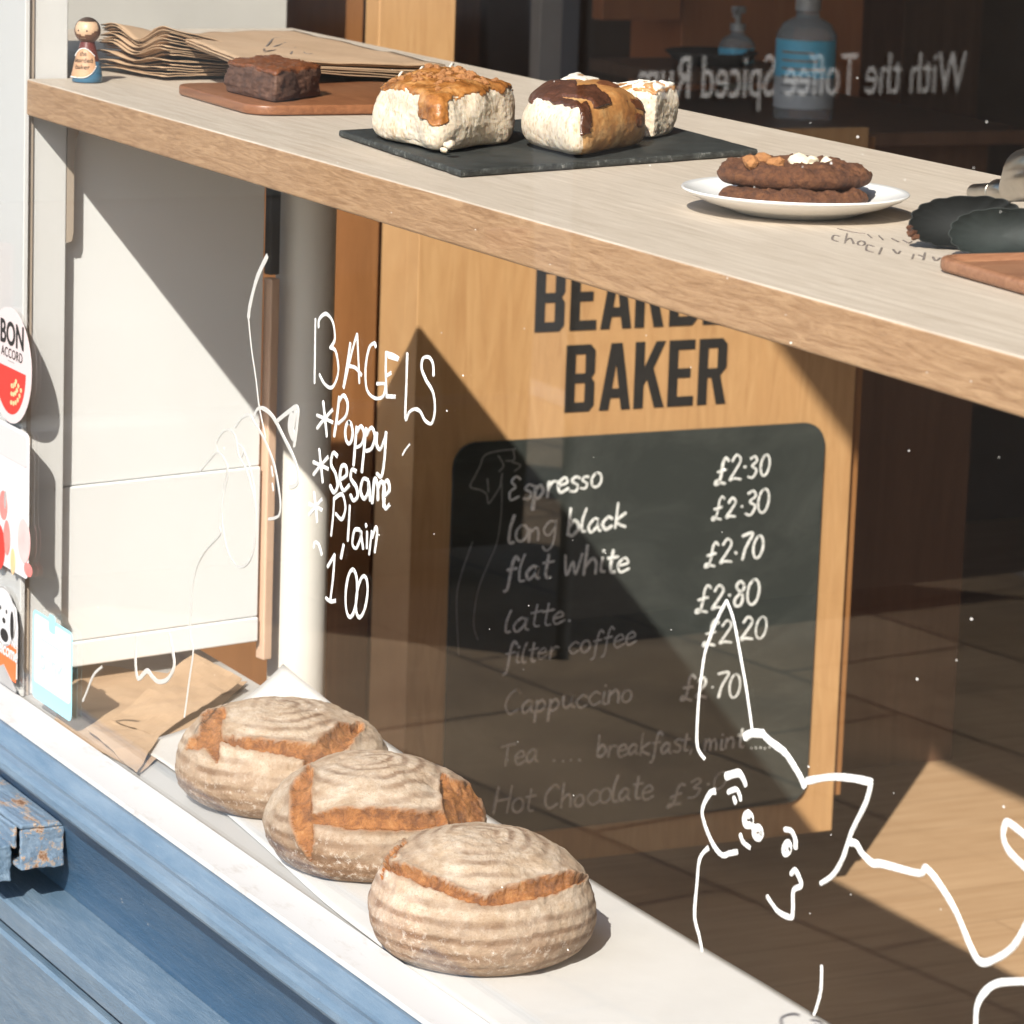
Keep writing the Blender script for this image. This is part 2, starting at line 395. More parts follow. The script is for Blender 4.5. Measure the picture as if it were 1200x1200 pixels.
_stag = [0]
def ribbon(mb, pts, nrm, w, thick=.0005, smooth=6, taper=.55, mi=0, lift=0.0):
    """a drawn stroke lying on a flat surface: nrm is that surface's outward normal, w the half width"""
    nrm = Vector(nrm); pts = catmull(pts, smooth) if smooth else [Vector(p) for p in pts]
    cl = [pts[0]]
    for p in pts[1:]:
        if (p - cl[-1]).length > w * .25: cl.append(p)
    pts = cl
    if len(pts) < 2: pts = [pts[0], pts[0] + Vector((w, 0, 0)) if abs(nrm.x) < .5 else pts[0] + Vector((0, w, 0))]
    _stag[0] = (_stag[0] + 1) % 40
    off = nrm * (lift + thick + _stag[0] * .00002)
    n = len(pts); rows = []
    dirs = [(pts[min(i + 1, n - 1)] - pts[max(i - 1, 0)]).normalized() for i in range(n)]
    P = [pts[0] - dirs[0] * w * .6] + pts + [pts[-1] + dirs[-1] * w * .6]
    D = [dirs[0]] + dirs + [dirs[-1]]
    ph = random.random() * 9
    for i, (p, d) in enumerate(zip(P, D)):
        k = w * (1 + .16 * noise.noise(Vector((i * .31, ph, 0))))
        if i in (0, len(P) - 1): k *= taper
        k *= 1 + .22 * noise.noise(Vector((i * .09, ph * 1.7, 3)))
        sd = d.cross(nrm).normalized() * k
        rows.append([p - sd + nrm * lift, p - sd * .85 + off, p + sd * .85 + off, p + sd + nrm * lift])
    mb.grid(rows, mi)

def curve_mesh(polys, extrude=0.0):
    """flat outlines with holes -> (verts2d, faces)"""
    cu = bpy.data.curves.new('tmp', 'CURVE'); cu.dimensions = '2D'; cu.fill_mode = 'BOTH'; cu.extrude = extrude
    for p in polys:
        sp = cu.splines.new('POLY'); sp.points.add(len(p) - 1); sp.use_cyclic_u = True
        for q, c in zip(sp.points, p): q.co = (c[0], c[1], 0, 1)
    return _cm(cu)
def _cm(cu):
    o = bpy.data.objects.new('tmp', cu); COL.objects.link(o)
    dg = bpy.context.evaluated_depsgraph_get(); dg.update()
    me = bpy.data.meshes.new_from_object(o.evaluated_get(dg))
    vs = [v.co.copy() for v in me.vertices]; fs = [tuple(p.vertices) for p in me.polygons]
    bpy.data.objects.remove(o); bpy.data.curves.remove(cu); bpy.data.meshes.remove(me)
    return vs, fs
def text_mesh(txt, size=1, extrude=0.0, offset=0.0, align='LEFT', space=1.0, shear=0):
    cu = bpy.data.curves.new('tmp', 'FONT'); cu.body = txt; cu.size = size; cu.extrude = extrude; cu.offset = offset
    cu.align_x = align; cu.space_character = space; cu.shear = shear; cu.resolution_u = 4
    return _cm(cu)
def place(mb, vf, o, ux, uy, sx=1, sy=1, mi=0):
    vs, fs = vf; o, ux, uy = Vector(o), Vector(ux), Vector(uy); n = ux.cross(uy)
    mb.add([o + ux * (v.x * sx) + uy * (v.y * sy) + n * v.z for v in vs], fs, mi)
def disc(rx, ry, n=40, a0=0, a1=2 * math.pi):
    return [(rx * math.cos(a0 + (a1 - a0) * i / n), ry * math.sin(a0 + (a1 - a0) * i / n)) for i in range(n + (0 if a1 - a0 > 6.28 else 1))]
def rrect(x0, x1, y0, y1, r, n=6):
    out = []
    for cx, cy, a in ((x1 - r, y1 - r, 0), (x0 + r, y1 - r, 90), (x0 + r, y0 + r, 180), (x1 - r, y0 + r, 270)):
        out += [(cx + r * math.cos(R(a + 90 * i / n)), cy + r * math.sin(R(a + 90 * i / n))) for i in range(n + 1)]
    return out
def N(p, s): return noise.noise(Vector(p) * s)
def FB(p, s, o=4): return noise.fractal(Vector(p) * s, 1.0, 2.0, o)

# ------------------------------------------------------------------ light
SUN = Vector((.928, -.864, 1.0)).normalized()
el = math.asin(SUN.z)
w = bpy.data.worlds.new('World'); S.world = w; w.use_nodes = True
sky = w.node_tree.nodes.new('ShaderNodeTexSky'); sky.sky_type = 'NISHITA'; sky.sun_disc = False
sky.sun_elevation = el; sky.sun_rotation = math.atan2(SUN.x, SUN.y)
bg = w.node_tree.nodes['Background']; bg.inputs['Strength'].default_value = .145
w.node_tree.links.new(sky.outputs[0], bg.inputs['Color'])
sl = bpy.data.lights.new('sun', 'SUN'); sl.energy = 4.7; sl.angle = R(.5); sl.color = (1, .945, .865)
so = bpy.data.objects.new('sun', sl); COL.objects.link(so); so.rotation_euler = (-SUN).to_track_quat('-Z', 'Y').to_euler(); so.location = (3, -4, 5)
S.view_settings.view_transform = 'Standard'; S.view_settings.look = 'None'; S.view_settings.exposure = .94
S.view_settings.gamma = 1; S.view_settings.use_curve_mapping = False
S.cycles.max_bounces = 10; S.cycles.transparent_max_bounces = 16; S.cycles.use_denoising = True
S.cycles.caustics_reflective = False; S.cycles.sample_clamp_indirect = 6

# ------------------------------------------------------------------ setting: ground outside and the room
ZF, ZP = -.91, -.95
def struct(mb, name, m, **k): return tag(mb.build(name, m, **k), kind='structure')
struct(MB().box(-40, 12, -4.3, -.13, ZP - .1, ZP), 'pavement', M['paving_slabs'])
struct(MB().box(-40, 12, -4.48, -4.3, ZP - .25, ZP + .003, bev=.02), 'kerb', M['kerb'])
struct(MB().add([(-300, -300, ZP - .13), (300, -300, ZP - .13), (300, -4.4, ZP - .13), (-300, -4.4, ZP - .13)], [(0, 1, 2, 3)]), 'road', M['asphalt'])
struct(MB().box(-9, 2, .05, 6, ZF - .1, ZF), 'floor', M['floor_planks'])
struct(MB().box(-9, 2, .06, 6, 3.0, 3.1), 'ceiling', M['shop_ceiling'])
def wall(mb, name, m, label): return tag(mb.build(name, m), label, 'wall')
wall(MB().box(-9.1, 2, 6, 6.1, ZF, 3.1), 'back_wall', M['shop_wall'], 'dark brown wall at the very back of the shop interior')
wall(MB().box(-9.1, -9, .05, 6, ZF, 3.1), 'side_wall', M['shop_wall'], 'dark side wall closing the far end of the shop interior')
wall(MB().box(2, 2.1, .05, 6.1, ZF, 3.1), 'near_wall', M['shop_wall'], 'dark wall at the near end of the shop, outside the frame')
wall(MB().box(-14, 4, -.02, .06, 2.48, 5.2).box(-14, -7.0, -.02, .06, ZP, 2.48).box(-1.0, 4, -.02, .06, ZP, 2.48), 'shop_facade', M['facade'], 'pale rendered shop front above and beside the window')

# ------------------------------------------------------------------ shop window: blue sill rails, white bead, glass with its writing
win = empty('shop_window', (-4, 0, -.05), 'large shop window with white hand drawn lettering and blue painted timber sill', 'window')
# glass
pane = MB().box(-6.99, -1.01, -.0028, 0, .0, 2.475).build('window_pane', M['glass'], win)
X0, X1 = -6.99, -1.01
MB().prism([(-.002, -.012), (-.0515, -.006), (-.049, -.001), (-.014, .0035), (-.0045, .008), (-.0045, -.012)], 'X', X0, X1).build('glazing_bead', M['ledge_white'], win, True, sharp=25)
# blue bottom rail, moulded then undercut
rail = [(-.012, -.013), (-.0515, -.0066), (-.056, -.0066), (-.064, -.0115), (-.0715, -.0185), (-.076, -.0205), (-.0785, -.0190), (-.0835, -.0185), (-.0915, -.0215), (-.0965, -.0265), (-.0985, -.0330), (-.0975, -.0365), (-.092, -.0385)]
face = [(-.0915, -.0390), (-.0760, -.0480), (-.0560, -.0900), (-.0415, -.1790)]
MB().prism(rail + [(-.012, -.0385)], 'X', X0, X1).build('bottom_rail', M['blue_paint'], win, True, sharp=18)
MB().prism([(-.012, -.0390)] + face + [(-.012, -.1790)], 'X', X0, X1).build('rail_cove', M['blue_shaded'], win, True, sharp=25)
sill = [(-.012, -.1795), (-.042, -.1795), (-.116, -.1845), (-.1205, -.188), (-.1215, -.213), (-.119, -.2165), (-.012, -.2165)]
MB().prism(sill, 'X', X0, X1).build('window_sill', M['blue_paint'], win, True, sharp=25)
MB().prism([(-.012, -.217), (-.095, -.217), (-.095, -.229), (-.012, -.229)], 'X', X0, X1).build('shadow_gap', M['near_black'], win)
MB().prism([(-.012, -.230), (-.1165, -.230), (-.121, -.234), (-.124, ZP - .02), (-.012, ZP - .02)], 'X', X0, X1).build('stall_riser', M['blue_paint'], win, True, sharp=25)

YG = .0014            # inner face of the glass, where the paint pen drew
def G(px, py): return onY(px, py, YG)
def strokes(name, items, mat, parent, wk=1.0):
    mb = MB()
    for it in items:
        pts, wd = it[0], it[1]
        ribbon(mb, [G(*p) for p in pts], (0, -1, 0), wd * wk, .0003, it[2] if len(it) > 2 else 6)
    return mb.build(name, mat, parent, recalc=False)
def T(ox, oy, s, pts): return [(ox + x / s, oy + y / s) for x, y in pts]
def ell(cx, cy, rx, ry, a0=0, a1=375, n=14, tilt=0):
    out = []
    for i in range(n + 1):
        a = R(a0 + (a1 - a0) * i / n); x, y = rx * math.cos(a), ry * math.sin(a)
        out.append((cx + x * math.cos(tilt) - y * math.sin(tilt), cy + x * math.sin(tilt) + y * math.cos(tilt)))
    return out
L = []
wb = .0022
def zb(p, wd=wb): L.append((T(280, 220, 4.286, p), wd))
zb([(384, 660), (382, 820), (380, 980)])
zb([(400, 700), (404, 660), (438, 634), (472, 676), (482, 760), (460, 802)])
zb([(458, 802), (486, 822), (500, 910), (486, 975), (462, 1005), (430, 985), (405, 940)])
zb([(594, 735), (566, 830), (527, 1005)]); zb([(560, 780), (545, 880), (525, 1000)]); zb([(594, 735), (600, 850), (605, 980)]); zb([(548, 895), (585, 905), (617, 942)])
zb([(688, 800), (680, 782), (655, 805), (637, 900), (642, 1010), (680, 1056), (722, 1050), (737, 1000), (730, 985), (694, 985)])
zb([(740, 832), (738, 920), (742, 1050)]); zb([(738, 830), (770, 840), (803, 858)]); zb([(742, 945), (765, 930)]); zb([(742, 1048), (786, 1050)]); zb([(752, 848), (800, 862)])
zb([(846, 832), (842, 980), (837, 1157), (858, 1126), (885, 1112), (912, 1126), (935, 1168), (968, 1184), (985, 1120), (976, 1030), (940, 965), (918, 905), (926, 858), (955, 852), (975, 885), (978, 942)])
ww = .0024
def zc(p, wd=ww): L.append((T(200, 270, 2.553, p), wd))
for cx, cy, k in ((462, 564, 1), (450, 704, .95), (434, 828, .85)):
    for a, rr in ((84, 52), (25, 26), (130, 36)):
        c, s_ = math.cos(R(a)) * rr * k, math.sin(R(a)) * rr * k
        zc([(cx - c, cy - s_), (cx + c * .1, cy + s_ * .05), (cx + c, cy + s_)])
zc([(505, 498), (498, 560), (490, 615)]); zc([(504, 512), (518, 494), (530, 518), (525, 555), (503, 577)])
zc(ell(534, 606, 11, 32, -90, 290))
zc([(557, 588), (553, 640), (548, 702)]); zc([(557, 605), (570, 586), (580, 610), (572, 640), (555, 650)])
zc([(586, 592), (580, 650), (573, 722)]); zc([(587, 612), (602, 590), (612, 618), (602, 652), (586, 660)])
zc([(618, 606), (617, 640), (628, 655), (641, 625), (646, 604)]); zc([(645, 604), (641, 680), (632, 735), (618, 728)])
zc([(500, 676), (487, 666), (481, 700), (494, 728), (500, 766), (489, 784), (478, 764)])
zc([(509, 745), (527, 732), (525, 706), (512, 708), (507, 748), (518, 778), (536, 762)])
zc([(556, 722), (544, 716), (540, 742), (556, 768), (560, 796), (548, 808), (539, 792)])
zc([(592, 748), (577, 744), (569, 780), (580, 803), (592, 782), (593, 752), (598, 808)])
zc([(604, 815), (611, 746), (620, 762), (621, 806)]); zc([(622, 770), (631, 752), (641, 772), (638, 826)])
zc([(638, 798), (655, 778), (651, 750), (641, 758), (637, 800), (644, 832), (656, 820)])
zc([(489, 800), (486, 855), (480, 912)]); zc([(490, 802), (513, 790), (523, 830), (512, 864), (494, 848)])
zc([(536, 824), (533, 880), (530, 928)])
zc([(566, 896), (550, 898), (544, 938), (556, 950), (570, 914), (568, 898), (576, 952)])
zc([(588, 902), (587, 950)]); zc([(594, 968), (602, 900)]); zc([(603, 918), (614, 888), (618, 905), (611, 962)]); zc([(584, 880), (586, 886)])
zc([(428, 948), (432, 934), (443, 940), (452, 970)])
zc([(491, 970), (486, 1040), (478, 1106)]); zc([(491, 970), (470, 1006)]); zc([(465, 1100), (478, 1110), (494, 1108)]); zc([(518, 940), (510, 980)])
zc(ell(541, 1086, 17, 71, -80, 290, 16, .06)); zc(ell(572, 1096, 16, 62, -80, 290, 16, .12))
zc([(716, 640), (704, 655), (694, 672)], .0012)
strokes('hand_lettering', L, M['paint_pen'], pane)
# thin figure drawing at the far end, and the animal drawing at the near end
L = []
def za(p, wd=.0016): L.append((T(0, 300, 3, p), wd))
za([(940, 0), (905, 75), (880, 170), (874, 215)], .0035)
za([(874, 215), (884, 320), (900, 430), (912, 530), (935, 640)], .0012)
za([(705, 755), (740, 712), (765, 690), (790, 715), (803, 760), (790, 830), (780, 900)])
za([(765, 692), (763, 655), (785, 618), (812, 612), (830, 640), (840, 700), (870, 760), (893, 850), (897, 905)])
za([(828, 600), (850, 570), (878, 560), (898, 590), (930, 645), (965, 735), (985, 850), (984, 905), (970, 920), (945, 925)], .002)
za([(895, 565), (905, 540), (925, 536), (960, 565), (1000, 640), (1038, 720), (1050, 780), (1040, 806), (1020, 812)], .0026)
za([(970, 585), (1010, 552), (1047, 533), (1044, 600), (1035, 668)], .003); za([(1028, 560), (1022, 600), (1034, 640)], .007); za([(1040, 545), (1028, 610)], .004)
za([(840, 665), (858, 680), (850, 705)])
za([(955, 740), (960, 775)]); za([(958, 800), (962, 825)])
L.append((T(200, 270, 2.553, [(170, 715), (158, 780), (155, 870), (172, 960), (205, 1007), (240, 982), (256, 900), (252, 780), (235, 700), (215, 650), (205, 640)]), .0016))
L.append((T(200, 270, 2.553, [(145, 888), (148, 910), (100, 965), (72, 1035), (62, 1150)]), .0014))
L.append((T(0, 600, 4, [(905, 400), (895, 480), (892, 570), (907, 650), (890, 780), (866, 960)]), .0016))
L.append((T(0, 600, 4, [(640, 580), (636, 690), (648, 780), (690, 745), (715, 772), (745, 796), (788, 782), (818, 720), (808, 640), (795, 575)]), .0032))
L.append((T(0, 600, 4, [(480, 725), (440, 765), (405, 850), (390, 885)]), .002))
strokes('thin_figure_drawing', L, M['paint_thin'], pane)
L = []
def zd(p, wd=.0042): L.append((T(800, 820, 3, p), wd))
def ze(p, wd=.0030): L.append((T(700, 680, 4.615, p), wd))
ze([(702, 110), (660, 190), (615, 300), (585, 390), (570, 480), (550, 650), (540, 850), (550, 920), (582, 966)], .0032)
ze([(702, 110), (740, 220), (780, 430), (810, 600), (840, 815)], .0028)
ze([(800, 848), (835, 828), (900, 830)], .0068); ze([(895, 828), (930, 866), (1000, 918), (1030, 950), (1070, 1012), (1098, 1060), (1122, 1115)], .0058)
zd([(437, 286), (520, 272), (600, 277), (666, 291)], .0058); zd([(664, 291), (645, 362), (595, 465), (565, 555), (530, 615), (488, 645)])
zd([(588, 500), (612, 508), (632, 540), (668, 574), (705, 578), (832, 610), (855, 592), (900, 642), (962, 745), (1010, 860), (1045, 920), (1092, 915), (1162, 868), (1215, 780)], .0056)
zd([(1215, 600), (1150, 535), (1128, 488), (1130, 450), (1145, 432), (1215, 485)], .0056)
zd([(1030, 1150), (1034, 1080), (1060, 1030), (1110, 996), (1215, 990)], .0056)
zd([(115, 322), (95, 330), (70, 382), (75, 430), (105, 505), (138, 546), (165, 540), (192, 535)], .0048)
zd([(90, 520), (60, 560), (50, 650), (42, 760), (58, 830), (68, 882)], .004)
zd([(489, 936), (486, 1020), (472, 1078), (462, 1106)], .0036)
zd([(152, 270), (195, 258), (212, 276), (222, 302)], .0062); zd([(160, 325), (188, 315), (200, 335), (204, 354)], .0046); zd([(180, 345), (186, 362)], .0046)
zd(ell(230, 422, 13, 20, 0, 370), .0062); zd(ell(264, 468, 13, 18, 0, 370), .0062); zd([(240, 440), (255, 455)], .006)
zd([(203, 475), (214, 502), (237, 520)], .0042)
zd([(360, 456), (382, 462), (396, 490), (397, 520)], .005); zd(ell(366, 522, 12, 22, 0, 370, 12, .25), .0044); zd([(364, 515), (374, 540)], .005)
zd([(382, 612), (396, 600), (412, 630), (416, 655), (390, 672), (388, 740), (380, 765), (340, 748), (318, 722), (298, 692)], .0044)
strokes('animal_drawing', L, M['paint_pen'], pane, .60)
d = MB()
for i in range(80):
    px, py = random.uniform(90, 1195), random.uniform(20, 1190)
    p = G(px, py); r_ = random.choice((.0004, .0005, .0006, .0010))
    if p.z < .012: continue
    n = 6; d.add([p + Vector((r_ * 1.8 * math.cos(a * 1.047), -.0060, r_ * math.sin(a * 1.047))) for a in range(n)], [tuple(range(n))[::-1]])
tag(d.build('dust_specks', M['dust'], pane, recalc=False), kind='stuff')

# ------------------------------------------------------------------ ledge, pillar, reveal
tag(MB().box(-4.98, -1.01, .0015, .338, -.03, 0, bev=.003).build('window_ledge', M['ledge_white']), 'white painted ledge board inside the glass carrying the loaves', 'ledge')
wall(MB().box(-6.99, -1.01, -.01, .055, ZP - .02, -.032), 'dwarf_wall', M['facade'], 'low wall under the window ledge behind the blue boards')
pil = empty('window_pillar', (-4.85, .03, 0), 'short white painted pillar behind the glass at the far end of the shelf', 'pillar')
MB().box(-5.0, -4.716, .010, .066, .0005, 1.12, bev=.002).build('pillar_body', M['white_paint'], pil)
MB().box(-5.0, -4.706, .0025, .0095, .0005, 1.12, bev=.0015).build('front_board', M['white_paint'], pil)
MB().box(-4.7155, -4.7125, .0098, .0175, .0005, 1.12).build('edge_shade', M['taupe'], pil)  # beige strip paints the shaded line along the pillar edge

br = MB()
pz = [(.0665, .785), (.094, .785), (.086, .772), (.079, .752), (.0765, .72), (.0765, .628), (.074, .617), (.0665, .615)]
br.prism(pz, 'X', -4.731, -4.7165)
tag(br.build('shelf_bracket', M['taupe']), 'small curved brown bracket under the far end of the wooden shelf', 'bracket')

# white reveal panel under the shelf (splayed a little)
wp = empty('wall_panel', (-4.765, .23, .028), 'plain white panel below the wooden shelf at the far end of the window', 'panel')
A0, A1 = Vector((-4.7335, .0675, 0)), Vector((-4.795, .388, 0)); dv = (A1 - A0).normalized(); nv = Vector((dv.y, -dv.x, 0))
def slab(z0, z1, t0, t1, name, par, m, s0=0, s1=1):
    L_ = (A1 - A0).length; vs = []
    for s_ in (s0 * L_, s1 * L_):
        for t_ in (t0, t1):
            for z in (z0, z1): vs.append(A0 + dv * s_ + nv * t_ + Vector((0, 0, z)))
    bm = bmesh.new(); b = [bm.verts.new(v) for v in vs]
    for f in [(0, 1, 3, 2), (4, 6, 7, 5), (0, 4, 5, 1), (2, 3, 7, 6), (0, 2, 6, 4), (1, 5, 7, 3)]: bm.faces.new([b[i] for i in f])
    bmesh.ops.bevel(bm, geom=bm.edges[:], offset=.002, segments=2, profile=.5, affect='EDGES')
    return MB().addbm(bm).build(name, m, par)
slab(.2805, .784, -.016, -.002, 'upper_board', wp, M['panel_white'])
slab(.064, .2795, -.016, .0015, 'lower_board', wp, M['panel_white'])
slab(.028, .063, -.016, .0035, 'bottom_batten', wp, M['panel_white'])
tag(slab(.0, .545, -.012, .008, 'wood_batten', None, M['peach'], 1.02, 1.065), 'narrow peach painted upright batten beside the white panel', 'batten')
tag(slab(.55, .784, -.012, .004, 'dark_strip', None, M['near_black'], 1.02, 1.07), 'short dark upright strip above the peach batten', 'strip')
cyl = MB().lathe([(.0, ZF), (.042, ZF), (.042, .786), (.0, .786)], (-4.835, .468, 0), 40)
tag(cyl.build('round_column', M['column_white'], None, True, sharp=40), 'thick white round column standing behind the loaves', 'column')

# ------------------------------------------------------------------ wooden shelf
sh = MB()
bm = bmesh.new(); bmesh.ops.create_cube(bm, size=1)
SX0, SX1 = -4.703, -1.02
for v in bm.verts: v.co = Vector((SX0 + (v.co.x + .5) * (SX1 - SX0), .004 + (v.co.y + .5) * .711, .787 + (v.co.z + .5) * .048))
bmesh.ops.bevel(bm, geom=bm.edges[:], offset=.003, segments=3, profile=.5, affect='EDGES')
sh.addbm(bm)
sh.mi = [0] * len(sh.f)
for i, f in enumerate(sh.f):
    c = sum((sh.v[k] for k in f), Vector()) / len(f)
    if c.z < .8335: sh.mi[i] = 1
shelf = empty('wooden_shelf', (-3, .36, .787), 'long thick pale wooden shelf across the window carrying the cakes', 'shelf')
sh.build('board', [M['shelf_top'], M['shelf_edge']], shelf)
MB().prism([(-4.99, .072), (-4.7035, .072), (-4.7035, .715), (-5.46, .715), (-5.46, .12), (-4.99, .12)], 'Z', .790, .8345).build('end_board', M['shelf_top'], shelf)
ZS = .835
pm = MB()
def pw(pts, wd=.0011): ribbon(pm, [onZ(x, y, ZS) for x, y in pts], (0, 0, 1), wd, .0002)
def zs(p, wd=.0011): pw(T(800, 0, 3, p), wd)
zs([(552, 832), (532, 828), (526, 842), (545, 850)]); zs([(578, 822), (570, 856)]); zs([(572, 848), (590, 838), (602, 858)]); zs(ell(628, 856, 13, 8))
zs([(672, 868), (650, 862), (646, 880), (668, 888)]); zs([(700, 872), (690, 895)]); zs([(740, 878), (755, 893), (765, 884)])
zs([(812, 895), (806, 912)]); zs([(830, 898), (850, 905)]); zs([(852, 890), (846, 915)]); zs([(880, 905), (890, 918), (905, 908)])
zs([(545, 805), (600, 818), (640, 822)], .0007); zs([(650, 825), (665, 838)], .0007); zs([(690, 830), (705, 845)], .0007); zs([(735, 840), (760, 852)], .0007); zs([(775, 846), (795, 856), (805, 850)], .0007)
pm.build('pencil_writing', M['pencil'], shelf, recalc=False)

# ------------------------------------------------------------------ menu board further inside the shop
XB = -5.994
mbd = empty('menu_board', (XB, 1.67, -.76), 'large pale wooden menu board with black lettering and a chalk menu panel', 'menu board')
def Y_(px, py): return onX(px, py, XB)
MB().box(XB - .018, XB, 1.205, 2.131, -.765, .60, bev=.0015).build('wood_panel', M['maple'], mbd)
MB().box(XB - .05, XB - .019, 1.23, 2.158, -.70, .58).build('backing_frame', M['maple_dark'], mbd)
MB().box(XB - .158, XB - .0505, 1.2065, 1.222, -.765, .60, bev=.001).box(XB - .0503, XB - .0185, 1.2065, 1.222, -.765, .60).build('side_panel', M['maple'], mbd)
GL = {
 'B': [[(0, 0), (.46, 0), (.55, .09), (.55, .43), (.49, .505), (.55, .58), (.55, .91), (.46, 1), (0, 1)], [(.18, .14), (.18, .43), (.36, .43), (.37, .42), (.37, .15), (.36, .14)], [(.18, .57), (.18, .86), (.36, .86), (.37, .85), (.37, .58), (.36, .57)]],
 'E': [[(0, 0), (.50, 0), (.50, .145), (.18, .145), (.18, .43), (.43, .43), (.43, .57), (.18, .57), (.18, .855), (.50, .855), (.50, 1), (0, 1)]],
 'A': [[(0, 0), (.17, 0), (.205, .18), (.385, .18), (.42, 0), (.59, 0), (.40, 1), (.19, 1)], [(.23, .32), (.295, .70), (.36, .32)]],
 'R': [[(0, 0), (.18, 0), (.18, .41), (.26, .41), (.37, 0), (.56, 0), (.43, .44), (.55, .56), (.55, .91), (.46, 1), (0, 1)], [(.18, .55), (.18, .86), (.36, .86), (.37, .85), (.37, .56), (.36, .55)]],
 'D': [[(0, 0), (.45, 0), (.55, .10), (.55, .90), (.45, 1), (0, 1)], [(.18, .14), (.18, .86), (.35, .86), (.37, .84), (.37, .16), (.35, .14)]],
 'K': [[(0, 0), (.18, 0), (.18, .34), (.24, .44), (.40, 0), (.59, 0), (.36, .60), (.58, 1), (.40, 1), (.18, .60), (.18, 1), (0, 1)]]}
AD = {'B': .66, 'E': .585, 'A': .655, 'R': .665, 'D': .66, 'K': .655}
bl = MB()
def block_text(txt, ya, yb, z0, h):
    tot = sum(AD[c] for c in txt) - .1; k = (yb - ya) / tot; x = 0
    for c in txt:
        place(bl, curve_mesh(GL[c], .0008 / 1), (XB + .001, ya + x * k, z0), (0, 1, 0), (0, 0, 1), k, h); x += AD[c]
pa, pb = Y_(661, 482), Y_(850, 471.5); hcap = Y_(665, 403.3).z - pa.z
block_text('BAKER', pa.y, pb.y, pa.z - .002, hcap)
pc = Y_(626, 388); half = (pb.y + pa.y) / 2 - pc.y
block_text('BEARDED', pc.y, pc.y + 2 * half, pc.z - .002, hcap)
bl.build('board_lettering', M['ink'], mbd)
c0, c1 = Y_(528, 945), Y_(958, 500)
cy0, cy1, cz0, cz1 = 1.284, 2.065, -.698, .0455
cbd = MB().prism(rrect(cy0, cy1, cz0, cz1, .045), 'X', XB + .0005, XB + .008).build('chalk_panel', M['chalkboard'], mbd)
XC = XB + .008
